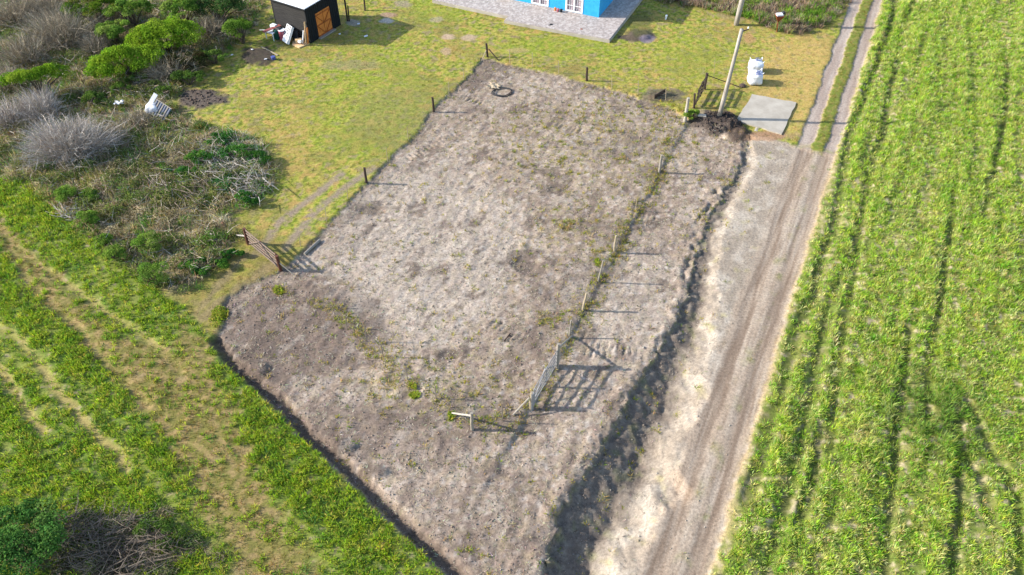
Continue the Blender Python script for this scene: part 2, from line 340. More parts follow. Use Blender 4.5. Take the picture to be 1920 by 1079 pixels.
def samp(A2, x, y):
    x = np.asarray(x, float); y = np.asarray(y, float)
    fx = np.clip((x-X0)/ST, 0, len(xs)-1.001); fy = np.clip((y-Y0)/ST, 0, len(ys)-1.001)
    i = fx.astype(int); j = fy.astype(int); a = fx-i; b = fy-j
    if A2.ndim == 3: a = a[..., None]; b = b[..., None]
    return (A2[j, i]*(1-a) + A2[j, i+1]*a)*(1-b) + (A2[j+1, i]*(1-a) + A2[j+1, i+1]*a)*b
def hz(x, y): return float(samp(H, x, y))
def W(u, v, dz=0.0):
    z = 0.1
    for _ in range(4):
        x, y = W0(u, v, z + dz); z = hz(x, y)
    return Vector((x, y, z + dz))
def TOP(base, u, v):
    """point seen at (u, v) at the same depth row Y as base"""
    d = ray(u, v); t = base.y / d[1]
    return Vector((d[0]*t, base.y, CH + d[2]*t))

# ------------------------------------------------------------------ materials
def newmat(name):
    m = bpy.data.materials.new(name); m.use_nodes = True
    nt = m.node_tree; b = nt.nodes['Principled BSDF']; return m, nt, b
def N(nt, t, **kw):
    n = nt.nodes.new(t)
    for k, v in kw.items():
        if k.startswith('i_'): n.inputs[k[2:]].default_value = v
        else: setattr(n, k, v)
    return n
def ground_mat():
    m, nt, b = newmat('ground_cover')
    at = N(nt, 'ShaderNodeVertexColor', layer_name='Col')
    tc = N(nt, 'ShaderNodeTexCoord')
    f1 = N(nt, 'ShaderNodeTexNoise'); f1.inputs['Scale'].default_value = 8; f1.inputs['Detail'].default_value = 6; f1.inputs['Roughness'].default_value = 0.8
    nt.links.new(tc.outputs['Object'], f1.inputs['Vector'])
    mr = N(nt, 'ShaderNodeMapRange'); mr.inputs[1].default_value = 0.3; mr.inputs[2].default_value = 0.7; mr.inputs[3].default_value = 0.55; mr.inputs[4].default_value = 1.45
    nt.links.new(f1.outputs[0], mr.inputs[0])
    mx = N(nt, 'ShaderNodeMix', data_type='RGBA', blend_type='MULTIPLY'); mx.inputs[0].default_value = 1
    nt.links.new(at.outputs[0], mx.inputs[6]); nt.links.new(mr.outputs[0], mx.inputs[7])
    nt.links.new(mx.outputs[2], b.inputs['Base Color'])
    b.inputs['Roughness'].default_value = 0.95; b.inputs['Specular IOR Level'].default_value = 0.15
    f2 = N(nt, 'ShaderNodeTexNoise'); f2.inputs['Scale'].default_value = 11; f2.inputs['Detail'].default_value = 6; f2.inputs['Roughness'].default_value = 0.7
    nt.links.new(tc.outputs['Object'], f2.inputs['Vector'])
    bp = N(nt, 'ShaderNodeBump'); bp.inputs['Strength'].default_value = 0.6; bp.inputs['Distance'].default_value = 0.035
    nt.links.new(f2.outputs[0], bp.inputs['Height']); nt.links.new(bp.outputs[0], b.inputs['Normal'])
    return m
def leaf_mat(name, trans=0.35):
    m, nt, b = newmat(name)
    at = N(nt, 'ShaderNodeVertexColor', layer_name='Col')
    d = N(nt, 'ShaderNodeBsdfDiffuse'); t = N(nt, 'ShaderNodeBsdfTranslucent'); mx = N(nt, 'ShaderNodeMixShader'); mx.inputs[0].default_value = trans
    nt.links.new(at.outputs[0], d.inputs[0]); nt.links.new(at.outputs[0], t.inputs[0])
    nt.links.new(d.outputs[0], mx.inputs[1]); nt.links.new(t.outputs[0], mx.inputs[2])
    nt.links.new(mx.outputs[0], nt.nodes['Material Output'].inputs[0]); return m
def mat(name, c0, c1=None, scale=6.0, rough=0.8, stretch=(1, 1, 1), bump=0.2, dist=0.01, k=None, spec=0.3, metal=0.0, c2=None):
    m, nt, b = newmat(name)
    c1 = c1 or c0
    tc = N(nt, 'ShaderNodeTexCoord'); mp = N(nt, 'ShaderNodeMapping'); mp.inputs['Scale'].default_value = stretch
    nz = N(nt, 'ShaderNodeTexNoise'); nz.inputs['Scale'].default_value = scale; nz.inputs['Detail'].default_value = 5; nz.inputs['Roughness'].default_value = 0.65
    nt.links.new(tc.outputs['Object'], mp.inputs[0]); nt.links.new(mp.outputs[0], nz.inputs['Vector'])
    cr = N(nt, 'ShaderNodeValToRGB'); e = cr.color_ramp.elements
    e[0].position = 0.35; e[1].position = 0.65
    e[0].color = (*lin(c0, k), 1); e[1].color = (*lin(c1, k), 1)
    if c2:
        x = e.new(0.78); x.color = (*lin(c2, k), 1)
    nt.links.new(nz.outputs[0], cr.inputs[0]); nt.links.new(cr.outputs[0], b.inputs['Base Color'])
    b.inputs['Roughness'].default_value = rough; b.inputs['Specular IOR Level'].default_value = spec; b.inputs['Metallic'].default_value = metal
    bp = N(nt, 'ShaderNodeBump'); bp.inputs['Strength'].default_value = bump; bp.inputs['Distance'].default_value = dist
    nt.links.new(nz.outputs[0], bp.inputs['Height']); nt.links.new(bp.outputs[0], b.inputs['Normal'])
    return m
GM = ground_mat(); LM = leaf_mat('leaves', 0.35); GRM = leaf_mat('grass_blades', 0.5); TWM = leaf_mat('twigs', 0.0)
M = dict(
    postdark=mat('dark_post_wood', '#3d2f2a', '#5d4a40', 10, stretch=(4, 4, 0.6)),
    postgrey=mat('weathered_post_wood', '#948b7f', '#bdb4a6', 10, stretch=(4, 4, 0.6)),
    postdull=mat('dull_stake_wood', '#7d7266', '#a39788', 8, stretch=(4, 4, 0.6)),
    postpale=mat('pale_stake_wood', '#ad9a7c', '#cfc0a6', 8, stretch=(4, 4, 0.6)),
    pole=mat('pole_wood', '#9d958c', '#c9c2b8', 3, stretch=(5, 5, 0.35), bump=0.5),
    concrete=mat('concrete', '#b8afa0', '#d0c7b8', 1.2, c2='#dcd3c4', bump=0.4),
    gatered=mat('red_brown_gate_wood', '#5a3328', '#7d5140', 6, stretch=(1, 5, 5)),
    gaterail=mat('gate_rail_wood', '#7a6458', '#a8968a', 6, stretch=(0.8, 5, 5)),
    gategrey=mat('silver_gate_wood', '#8e8b8b', '#c6c3c0', 5, stretch=(0.8, 6, 6)),
    gatedark=mat('dark_gate_wood', '#40342f', '#665549', 6, stretch=(0.8, 6, 6)),
    wire=mat('galvanised_wire', '#8c8a86', '#a3a19c', 5, rough=0.5, metal=0.3),
    roofwhite=mat('white_metal_roof', '#f2f3f6', '#ffffff', 2, rough=0.5, k=0.8),
    shedwall=mat('blackened_boards', '#2a2a2c', '#4e4b49', 3, stretch=(0.5, 0.5, 9), bump=0.6, dist=0.02, k=0.5),
    shedside=mat('black_painted_boards', '#15171c', '#20242b', 3, stretch=(5, 5, 0.5), k=0.5),
    doorwood=mat('orange_door_wood', '#b5642a', '#dd8b3e', 4, stretch=(5, 5, 0.5), k=0.9),
    doorbrace=mat('door_brace_wood', '#8f4a1c', '#b0622a', 4, k=0.9),
    slab=None, blue=mat('blue_plaster', '#2aa0dc', '#38aee6', 3, rough=0.85, k=0.75), white=mat('white_paint', '#e9e9e9', '#f7f7f7', 3, k=0.8),
    glass=mat('curtained_glass', '#8f8790', '#d5ccd2', 1.2, rough=0.15, stretch=(12, 12, 0.4), spec=0.6),
    bag=mat('white_woven_plastic', '#e6e9f0', '#fbfcff', 5, rough=0.6, k=0.68, bump=0.6, dist=0.03),
    print_=mat('blue_bag_print', '#3d4f9a', '#6674b5', 9), plastic=mat('white_plastic', '#dfe4ea', '#f2f5f8', 4, rough=0.4, k=0.8),
    green=mat('dark_green_plastic', '#0e4a40', '#14594c', 4, rough=0.4), red=mat('faded_red_plastic', '#b04a5a', '#d98a98', 3, rough=0.4),
    redboard=mat('red_primed_board', '#93504a', '#aa655d', 4), ply=mat('new_pine_boards', '#d9b07c', '#f0cfa3', 3, stretch=(1, 6, 6), k=0.75),
    black=mat('black_rubber', '#25272b', '#3d4045', 6, rough=0.7), rust=mat('rusted_metal', '#7d3f28', '#a85a3a', 8),
    metal=mat('bluish_sheet_metal', '#56647c', '#7d8aa0', 4, stretch=(1, 12, 1), rough=0.5), soil=mat('dark_soil', '#4d4440', '#6b5f57', 8),
    bark=mat('shrub_bark', '#5f5145', '#83735f', 6, k=0.5), curtain=mat('curtain_stripes', '#8d5f74', '#e8dfe6', 1.5, stretch=(14, 14, 0.2)))
def terrace_mat():
    m, nt, b = newmat('mosaic_terrace')
    tc = N(nt, 'ShaderNodeTexCoord'); vo = N(nt, 'ShaderNodeTexVoronoi'); vo.inputs['Scale'].default_value = 7
    nt.links.new(tc.outputs['Object'], vo.inputs['Vector'])
    cr = N(nt, 'ShaderNodeValToRGB'); e = cr.color_ramp.elements
    e[0].color = (*lin('#a09690'), 1); e[1].color = (*lin('#e4dad2'), 1); x = e.new(0.5); x.color = (*lin('#c2b4ac'), 1)
    nt.links.new(vo.outputs['Color'], cr.inputs[0]); nt.links.new(cr.outputs[0], b.inputs['Base Color']); b.inputs['Roughness'].default_value = 0.7
    return m
M['slab'] = terrace_mat()

# ------------------------------------------------------------------ mesh helpers
def link(o, parent=None):
    C.objects.link(o)
    if parent is not None:
        o.parent = parent; o.matrix_parent_inverse = parent.matrix_world.inverted() if parent.type != 'EMPTY' else Matrix.Translation(-parent.location)
    return o
def npmesh(name, V, F, col, material, parent=None):
    """V (n,3); F (m,k) equal sided faces; col (n,3)"""
    me = bpy.data.meshes.new(name); V = np.asarray(V, np.float32); F = np.asarray(F, np.int32)
    me.vertices.add(len(V)); me.vertices.foreach_set('co', V.ravel())
    k = F.shape[1]; me.loops.add(F.size); me.loops.foreach_set('vertex_index', F.ravel())
    me.polygons.add(len(F)); me.polygons.foreach_set('loop_start', np.arange(0, F.size, k, dtype=np.int32))
    try: me.polygons.foreach_set('loop_total', np.full(len(F), k, np.int32))
    except Exception: pass
    if col is not None:
        a = me.color_attributes.new('Col', 'FLOAT_COLOR', 'POINT')
        a.data.foreach_set('color', np.concatenate([col, np.ones((len(V), 1))], 1).astype(np.float32).ravel())
    me.update(calc_edges=True); me.validate()
    me.materials.append(material)
    return link(bpy.data.objects.new(name, me), parent)
def tag(o, label, cat=None, group=None, kind=None):
    if label: o['label'] = label
    if cat: o['category'] = cat
    if group: o['group'] = group
    if kind: o['kind'] = kind
    return o
def thing(name, label, cat, loc, group=None):
    o = bpy.data.objects.new(name, None); o.location = Vector(loc); o.empty_display_size = 0.3
    C.objects.link(o); return tag(o, label, cat, group)
class MB:
    def __init__(s): s.v = []; s.f = []; s.mi = []
    def add(s, vs, fs):
        b = len(s.v); s.v += [tuple(v) for v in vs]; s.f += [tuple(b+i for i in f) for f in fs]; return s
    def box(s, c, d, ax=None, ay=None, az=None, bev=0.0):
        """centre, full sizes, axes"""
        c = Vector(c); ax = Vector(ax or (1, 0, 0)).normalized(); az = Vector(az or (0, 0, 1)).normalized()
        ay = Vector(ay).normalized() if ay is not None else az.cross(ax).normalized()
        hx, hy, hz_ = d[0]/2, d[1]/2, d[2]/2
        e = min(bev, hx*0.6, hy*0.6, hz_*0.6)
        if e <= 0:
            vs = [c + ax*hx*i + ay*hy*j + az*hz_*k for k in (-1, 1) for i, j in ((-1, -1), (1, -1), (1, 1), (-1, 1))]
            return s.add(vs, [(3, 2, 1, 0), (4, 5, 6, 7), (0, 1, 5, 4), (1, 2, 6, 5), (2, 3, 7, 6), (3, 0, 4, 7)])
        def ring(x, y, z): return [c + ax*x*i + ay*y*j + az*z for i, j in ((-1, -1), (1, -1), (1, 1), (-1, 1))]
        vs = ring(hx-e, hy-e, -hz_) + ring(hx, hy, -hz_+e) + ring(hx, hy, hz_-e) + ring(hx-e, hy-e, hz_)
        fs = [(3, 2, 1, 0), (12, 13, 14, 15)]
        for r in range(3):
            for i in range(4): fs.append((r*4+i, r*4+(i+1) % 4, r*4+4+(i+1) % 4, r*4+4+i))
        return s.add(vs, fs)
    def beam(s, p, q, w_, h_, up=(0, 0, 1)):
        p = Vector(p); q = Vector(q); a = (q-p); L = a.length; a.normalize(); u = Vector(up)
        if abs(a.dot(u)) > 0.95: u = Vector((0, 1, 0))
        sdv = a.cross(u).normalized(); u = sdv.cross(a)
        return s.box((p+q)/2, (L, w_, h_), a, sdv, u, bev=min(w_, h_)*0.12)
    def tube(s, p, q, r0, r1=None, n=8, wob=0.0):
        p = Vector(p); q = Vector(q); r1 = r0 if r1 is None else r1
        a = (q-p).normalized(); u = a.orthogonal().normalized(); v = a.cross(u)
        K = 4 if wob else 1; vs = []; off = Vector((0, 0, 0))
        for k in range(K+1):
            t = k/K; c = p.lerp(q, t) + off; r = r0 + (r1-r0)*t
            if wob: off = Vector((rnd.uniform(-wob, wob), rnd.uniform(-wob, wob), 0)); r *= rnd.uniform(0.92, 1.08)
            vs += [c + u*r*math.cos(2*math.pi*i/n) + v*r*math.sin(2*math.pi*i/n) for i in range(n)]
        fs = [tuple(range(n-1, -1, -1)), tuple(K*n+i for i in range(n))]
        for k in range(K):
            for i in range(n): fs.append((k*n+i, k*n+(i+1) % n, k*n+n+(i+1) % n, k*n+n+i))
        return s.add(vs, fs)
    def lathe(s, c, prof, n=18, ax=(0, 0, 1)):
        c = Vector(c); a = Vector(ax).normalized(); u = a.orthogonal().normalized(); v = a.cross(u); vs = []; fs = []
        for r, h in prof: vs += [c + a*h + u*r*math.cos(2*math.pi*i/n) + v*r*math.sin(2*math.pi*i/n) for i in range(n)]
        for k in range(len(prof)-1):
            for i in range(n): fs.append((k*n+i, k*n+(i+1) % n, k*n+n+(i+1) % n, k*n+n+i))
        fs += [tuple(range(n-1, -1, -1)), tuple((len(prof)-1)*n+i for i in range(n))]
        return s.add(vs, fs)
    def prism(s, pts, z0, z1):
        n = len(pts); vs = [(x, y, z0) for x, y in pts] + [(x, y, z1) for x, y in pts]
        return s.add(vs, [tuple(range(n-1, -1, -1)), tuple(range(n, 2*n))] + [(i, (i+1) % n, n+(i+1) % n, n+i) for i in range(n)])
    def build(s, name, m, parent=None, smooth=False):
        me = bpy.data.meshes.new(name); me.from_pydata(s.v, [], s.f); me.update(); me.materials.append(m)
        if smooth:
            for p in me.polygons: p.use_smooth = True
        return link(bpy.data.objects.new(name, me), parent)

# ------------------------------------------------------------------ the ground sheet
ext = np.cumsum(np.array([0.5, 1, 2, 4, 8, 16, 32, 64, 128, 256, 512, 1024]))
ax_ = np.concatenate([X0 - ext[::-1], xs, X1 + ext]); ay_ = np.concatenate([Y0 - ext[::-1], ys, Y1 + ext])
AX, AY = np.meshgrid(ax_, ay_); ne = len(ext)
ji = np.clip(np.arange(len(ay_)) - ne, 0, len(ys)-1); ii = np.clip(np.arange(len(ax_)) - ne, 0, len(xs)-1)
HH = H[ji][:, ii]; CC = COL[ji][:, ii]; RR = REG[ji][:, ii]
NXg = len(ax_); idx = np.arange(AX.size).reshape(AX.shape)
q = np.stack([idx[:-1, :-1], idx[:-1, 1:], idx[1:, 1:], idx[1:, :-1]], -1).reshape(-1, 4)
qr = RR[:-1, :-1].ravel()
V = np.stack([AX, AY, HH], -1).reshape(-1, 3); Cc = CC.reshape(-1, 3)
for rid, nm in ((0, 'lawn_ground'), (1, 'bare_soil_plot'), (2, 'dirt_road'), (3, 'roadside_ditch'), (4, 'field_ground'), (5, 'meadow_ground'), (6, 'scrub_ground'), (7, 'verge_ground')):
    f = q[qr == rid]
    u_, inv = np.unique(f, return_inverse=True)
    o = npmesh(nm, V[u_], inv.reshape(f.shape), Cc[u_], GM)
    o['kind'] = 'structure'
    o.data.polygons.foreach_set('use_smooth', np.ones(len(f), bool))

# ------------------------------------------------------------------ scattered ground cover
def scatter(dens_fn, per_m2, box=(X0, X1, Y0, Y1)):
    area = (box[1]-box[0])*(box[3]-box[2]); n = int(area*per_m2)
    x = R.uniform(box[0], box[1], n); y = R.uniform(box[2], box[3], n)
    vis = (np.abs(x) < 0.67*y*0.7071*1.0 + 0.67*CH*0.7071 + 3.0)      # only the land around what the photo shows
    x, y = x[vis], y[vis]
    k = R.uniform(0, 1, len(x)) < samp(dens_fn, x, y)
    return x[k], y[k]
def pal(hexes, weights, n):
    cs = np.array([lin(h) for h in hexes]); w_ = np.array(weights, float); w_ /= w_.sum()
    return cs[R.choice(len(cs), n, p=w_)]
def blades(name, x, y, nb, L, wd, tilt, col, colvar=0.25, spread=0.08, segs=1, label=None, cat=None, material=None, zoff=0.0):
    """L, wd per tuft arrays or scalars; col (n,3) per tuft"""
    n = len(x); L = np.broadcast_to(L, (n,)); X = np.repeat(x, nb); Y = np.repeat(y, nb); Lb = np.repeat(L, nb) * R.uniform(0.55, 1.15, n*nb)
    cb = np.repeat(col, nb, 0) * R.uniform(1-colvar, 1+colvar, (n*nb, 1)) * (1 + 0.12*R.normal(0, 1, (n*nb, 3)))
    cb = np.clip(cb, 0.004, 0.8)
    ph = R.uniform(0, 2*np.pi, n*nb); th = R.uniform(tilt[0], tilt[1], n*nb)
    sp = np.repeat(np.broadcast_to(spread, (n,)), nb)
    bx = X + sp*R.uniform(0, 1, n*nb)*np.cos(ph); by = Y + sp*R.uniform(0, 1, n*nb)*np.sin(ph)
    bz = samp(H, bx, by) - 0.01 + zoff
    pw = ph + np.pi/2 + R.uniform(-0.9, 0.9, n*nb); wv = wd*R.uniform(0.6, 1.3, n*nb)/2
    wx, wy = np.cos(pw)*wv, np.sin(pw)*wv
    if segs == 1:
        tx = bx + Lb*np.sin(th)*np.cos(ph); ty = by + Lb*np.sin(th)*np.sin(ph); tz = bz + Lb*np.cos(th)
        V = np.stack([np.stack([bx-wx, by-wy, bz], -1), np.stack([bx+wx, by+wy, bz], -1), np.stack([tx, ty, tz], -1)], 1)
        F = np.arange(n*nb*3).reshape(-1, 3); cv = np.repeat(cb, 3, 0)
    else:
        mx_ = bx + 0.55*Lb*np.sin(th*0.6)*np.cos(ph); my_ = by + 0.55*Lb*np.sin(th*0.6)*np.sin(ph); mz_ = bz + 0.55*Lb*np.cos(th*0.6)
        th2 = np.minimum(th*1.7, 1.9)
        tx = mx_ + 0.5*Lb*np.sin(th2)*np.cos(ph); ty = my_ + 0.5*Lb*np.sin(th2)*np.sin(ph); tz = mz_ + 0.5*Lb*np.cos(th2)
        V = np.stack([np.stack([bx-wx*.6, by-wy*.6, bz], -1), np.stack([bx+wx*.6, by+wy*.6, bz], -1), np.stack([mx_+wx, my_+wy, mz_], -1),
                      np.stack([mx_-wx, my_-wy, mz_], -1), np.stack([tx, ty, tz], -1)], 1)
        b0 = np.arange(n*nb)*5
        F = np.concatenate([np.stack([b0, b0+1, b0+2], -1), np.stack([b0, b0+2, b0+3], -1), np.stack([b0+3, b0+2, b0+4], -1)], 0); cv = np.repeat(cb, 5, 0)
    o = npmesh(name, V.reshape(-1, 3), F, cv, material or GRM)
    if label: tag(o, label, cat, kind='stuff')
    return o
def leafmesh(name, lumps, n, size, hexes, wts, parent=None, flat=0.35):
    """lumps (k,6) centre and radii in world space"""
    Lp = np.array(lumps, float); vol = (Lp[:, 3]*Lp[:, 4] + Lp[:, 3]*Lp[:, 5]); k = R.choice(len(Lp), n, p=vol/vol.sum())
    d = R.normal(0, 1, (n, 3)); d[:, 2] = np.abs(d[:, 2])*0.9 - 0.25*R.uniform(0, 1, n); d /= np.linalg.norm(d, axis=1)[:, None]
    rr = 1 - 0.45*R.uniform(0, 1, n)**2 + 0.05*R.normal(0, 1, n)
    c = Lp[k, :3] + d*Lp[k, 3:]*rr[:, None]
    nrm = d*0.6 + R.normal(0, 0.7, (n, 3)); nrm[:, 2] += flat; nrm /= np.linalg.norm(nrm, axis=1)[:, None]
    a = np.cross(nrm, R.normal(0, 1, (n, 3))); a /= np.linalg.norm(a, axis=1)[:, None]; b = np.cross(nrm, a)
    s = size*R.uniform(0.6, 1.3, (n, 1))
    V = np.stack([c - a*s*0.5, c + b*s*0.32, c + a*s*0.5, c - b*s*0.32], 1)
    kc = (pal(hexes, wts, len(Lp))*R.uniform(0.55, 1.25, (len(Lp), 1)))[k]; kc = 0.6*kc + 0.4*pal(hexes, wts, n)
    kc = np.clip(kc*R.uniform(0.75, 1.25, (n, 1)), 0.003, 0.6)
    return npmesh(name, V.reshape(-1, 3), np.arange(n*4).reshape(-1, 4), np.repeat(kc, 4, 0), LM, parent)
def mixcol(x, y, p, k): return p*(1-k) + samp(COL, x, y)*k

# right field
dens = sst(0.0, 0.5, RFs + 0.4*NW) * (0.25 + 0.75*sst(0.1, 0.42, dRF)) * (0.18 + 0.82*sst(0.42, 0.05, n2 + 0.3*n1)) * (0.45 + 0.55*sst(-0.4, -0.05, ROW)) * (0.55 + 0.45*sst(-0.45, -0.1, fbm(GX, GY, 1.7, 2, 320)))
x, y = scatter(dens, 46, (0, X1, Y0, Y1)); n = len(x)
f = np.clip(0.5 + 0.8*fbm(x, y, 0.8, 3, 301) + 0.25*R.normal(0, 1, n), 0, 1)[:, None]
p = (pal(['#d0e256', '#b8d848', '#ecf090', '#94c83e'], [4, 3, 3, 2], n)*f + pal(['#84b83c', '#bcd450', '#f0e4a8', '#dcd080'], [3, 3, 2, 1], n)*(1-f))*1.32
tn = sst(0.12, 0.42, fbm(x, y, 1.5, 3, 309))[:, None]; p = p*(1-0.55*tn) + lin('#e6d49a')*0.55*tn
dk_ = sst(0.15, 0.42, fbm(x, y, 1.2, 3, 319))[:, None]; p = p*(1-0.45*dk_) + lin('#6c9434')*0.45*dk_
dg = np.exp(-(((x-19.5)/2.2)**2 + ((y-21.5)/2.6)**2))[:, None]; p = p*(1-0.75*dg) + lin('#6fa048')*0.75*dg
rw = samp(ROW, x, y)
blades('tall_grass', x, y, 13, 0.22 + 0.12*fbm(x, y, 1.0, 2, 305) + 0.16*sst(-0.1, 0.45, rw) + 0.10*sst(0.15, 0.5, fbm(x, y, 1.3, 2, 308)) + 0.12*dg[:, 0], 0.026, (0.15, 1.15), p, spread=0.13, segs=2,
       label='lush yellow-green tussocky grass filling the field right of the dirt road', cat='grass')
# left meadow
dens = sst(0.15, -0.2, dLF) * (0.15 + 0.85*sst(0.10, 0.40, dLFu)) * (0.5 + 0.5*sst(-0.4, -0.1, LROW)) * (1 - 0.86*mw) * (1 - 0.75*BLZ) * (0.25 + 0.75*sst(0.42, 0.1, n2)) * sst(0.3, 0.5, dTR)
x, y = scatter(dens, 40, (X0, 2, Y0, 55)); n = len(x)
f = np.clip(0.5 + 0.8*fbm(x, y, 0.9, 3, 311) + 0.25*R.normal(0, 1, n), 0, 1)[:, None]
p = (pal(['#c4dc3a', '#a6c838', '#d8de58', '#e2d466'], [4, 4, 2, 1], n)*f + pal(['#6c9c3c', '#8cb036', '#b8c84c', '#709c54'], [3, 3, 2, 1], n)*(1-f))*1.08
blades('meadow_grass', x, y, 13, 0.19 + 0.12*sst(-0.1, 0.4, samp(LROW, x, y)) + 0.12*fbm(x, y, 1.0, 2, 315), 0.031, (0.15, 1.15), p, spread=0.12, segs=2,
       label='bright green leafy grass growing in broad bands at the lower left', cat='grass')
# short turf on the lawn, on the mown strip and between the ruts
lawnm = ((REG == 0) * 1.0) * (1 - 0.9*pth)
for (u, v, ru, rv) in [(1195,70,34,13),(375,187,54,19),(485,108,34,20),(1345,232,50,20),(840,72,13,6),(880,73,16,6),(724,42,16,5)]:
    lawnm = lawnm * (1 - 0.93*blob(u, v, ru, rv, 0.5))
lawnm = np.maximum(lawnm, mw*sst(0.1, -0.1, dLF)*(REG == 5)*1.6)
lawnm = np.maximum(lawnm, MID)
x, y = scatter(lawnm*(0.45 + 0.55*sst(-0.3, 0.2, n2)), 22); n = len(x)
p = mixcol(x, y, pal(['#b2bc3c', '#d6c650', '#86983a', '#ecc878', '#dccc50'], [4, 3, 3, 2, 2], n), 0.78)*1.14
tallm = samp(0.8*mw*(REG == 5) + MID + sst(0.8, 0.0, np.abs(dLot))*0.6, x, y)
blades('turf', x, y, 7, 0.075*(1 + 0.8*samp(sst(0.1, 0.5, n2 + n1*0.3), x, y)) + 0.09*np.clip(tallm, 0, 1), 0.03, (0.3, 1.35), p*1.03, spread=0.1,
       colvar=0.36, label='short olive and straw-coloured turf covering the lawn around the house', cat='grass')
# yellowish weeds on the bare soil, thicker on the old fence lines
fl = np.minimum.reduce([dline([(995,766),(1090,590),(1237,323),(1262,262)], GX, GY), dline([(600,560),(690,640),(720,672),(817,750),(886,805),(994,766)], GX, GY)])
wm = (REG == 1) * np.clip(0.40*sst(0.18, 0.42, n2 + 0.3*n1) + 0.95*sst(0.75, 0.15, fl + 0.5*NB)*sst(-0.35, 0.1, n1) + 0.6*ol*sst(0.02, 0.32, n2 + 0.2*n1), 0, 1)
for (u, v, ru, rv, k) in [(780,735,12,10,1),(773,722,9,8,1),(1030,600,26,14,1),(1068,418,26,10,1),(880,1035,22,8,.9),(1100,440,20,6,.6),(730,650,40,24,.35),(760,700,60,30,.35),(865,790,12,16,.8),
                       (1120,490,18,20,.6),(1170,450,12,30,.7),(1190,700,0.1,0.1,0),(520,545,14,8,1),(600,575,24,16,.4),(1055,300,12,8,.7),(975,812,16,8,.7),(1165,455,10,22,.8),(1090,600,14,14,.7),(830,100,1,1,0),
                       (700,660,30,16,.5),(1250,225,40,30,.4),(1130,225,60,30,.2),(1355,560,30,20,.0),(1310,400,14,12,.5),(1355,340,18,14,.5)]:
    if k: wm = np.maximum(wm, k*blob(u, v, ru, rv, 0.9))
wm = np.maximum(wm, (REG == 2)*0.18*sst(-2.9, -3.6, RFs)*sst(0.1, 0.5, fbm(GX, GY, 1.2, 3, 221)))
wm = np.maximum(wm, (REG == 3)*0.22*sst(0.0, 0.5, n1 + n2))
x, y = scatter(np.clip(wm*1.25, 0, 1), 34); n = len(x)
p = pal(['#cfc44c', '#b4b840', '#dcc474', '#8f8c44', '#e0c890', '#9cae3c'], [3, 3, 3, 1, 2, 2], n)
blades('weeds', x, y, 9, 0.17*R.uniform(0.5, 1.4, n), 0.042, (0.3, 1.3), p, spread=0.1,
       label='sparse yellowish weeds sprouting through the bare soil and ditch', cat='weeds')
# bright weeds
for (lst, nm, lab) in (([(778,742,8,6,130),(774,725,6,5,60)], 'weed_clump', 'bright lime green weed clump in the lower middle of the bare soil'),
                       ([(1120,492,5,5,50)], 'weed_clump', 'small lime green plant beside the stake halfway along the roadside fence'),
                       ([(846,780,5,9,60)], 'weed_clump', 'lime green sprig at the foot of the white leaning brace pole'),
                       ([(415,590,14,12,200),(405,600,10,16,100)], 'weed_clump', 'broad-leaved green clump by the soil edge below the red-brown gate'),
                       ([(522,545,10,7,110)], 'weed_clump', 'green tuft on the soil just below the foot of the red-brown gate')):
    xx = []; yy = []
    for (u, v, ru, rv, k) in lst:
        for _ in range(k):
            a = rnd.uniform(0, 6.28); r_ = math.sqrt(rnd.random()); q_ = W0(u + ru*r_*math.cos(a), v + rv*r_*math.sin(a)); xx.append(q_[0]); yy.append(q_[1])
    xx = np.array(xx); yy = np.array(yy)
    k_ = R.uniform(0, 1, len(xx)) < 0.6; xx = xx[k_]; yy = yy[k_]
    tag(blades(nm, xx, yy, 4, 0.17, 0.05, (0.4, 1.35), pal(['#b8cc44', '#ccd058', '#94ac3c'], [2, 2, 1], len(xx)), spread=0.06, segs=2), lab, 'weed')
# dry scrub understorey
sm = sst(0.3, -0.3, dScr)
x, y = scatter(sm*(0.6 + 0.4*sst(-0.2, 0.3, n1)), 13, (X0, -10, 25, Y1)); n = len(x)
f = fbm(x, y, 0.7, 3, 331) + 0.25*R.normal(0, 1, n)
p = 1.15*np.where((f > 0.12)[:, None], pal(['#e2d09c', '#ece0bc', '#c4b07c', '#b8aa90'], [3, 2, 3, 2], n), np.where((f > -0.22)[:, None], pal(['#a0a454', '#b4aa60', '#aea082', '#88904c'], [3, 2, 2, 2], n), pal(['#6fa040', '#80b44a', '#5f8a40'], [2, 2, 2], n)))
blades('dry_scrub', x, y, 17, 0.48 + 0.30*fbm(x, y, 0.6, 2, 335) , 0.030, (0.1, 1.25), p, spread=0.22, segs=2, colvar=0.35,
       label='tangled dry straw-coloured grass and low scrub over the upper left waste ground', cat='scrub')
x, y = scatter(sst(0.3, -0.3, dHG), 16, (8, 34, 55, Y1)); n = len(x)
f = fbm(x, y, 0.5, 3, 341) + 0.2*R.normal(0, 1, n) + 0.05*(62.5 - y)
p = np.where((f < 0.12)[:, None], pal(['#d6bc98', '#e6d2b2', '#b8a086', '#a0907a'], [3, 2, 3, 2], n), pal(['#8fc044', '#a8d04c', '#6f9c40', '#c8cc6c'], [3, 2, 2, 1], n))
blades('roadside_reeds', x, y, 16, 0.55 + 0.3*fbm(x, y, 0.6, 2, 345), 0.035, (0.1, 1.1), p, spread=0.2, segs=2, colvar=0.3,
       label='dry reeds and green weeds in the strip behind the lawn at top right', cat='reeds')
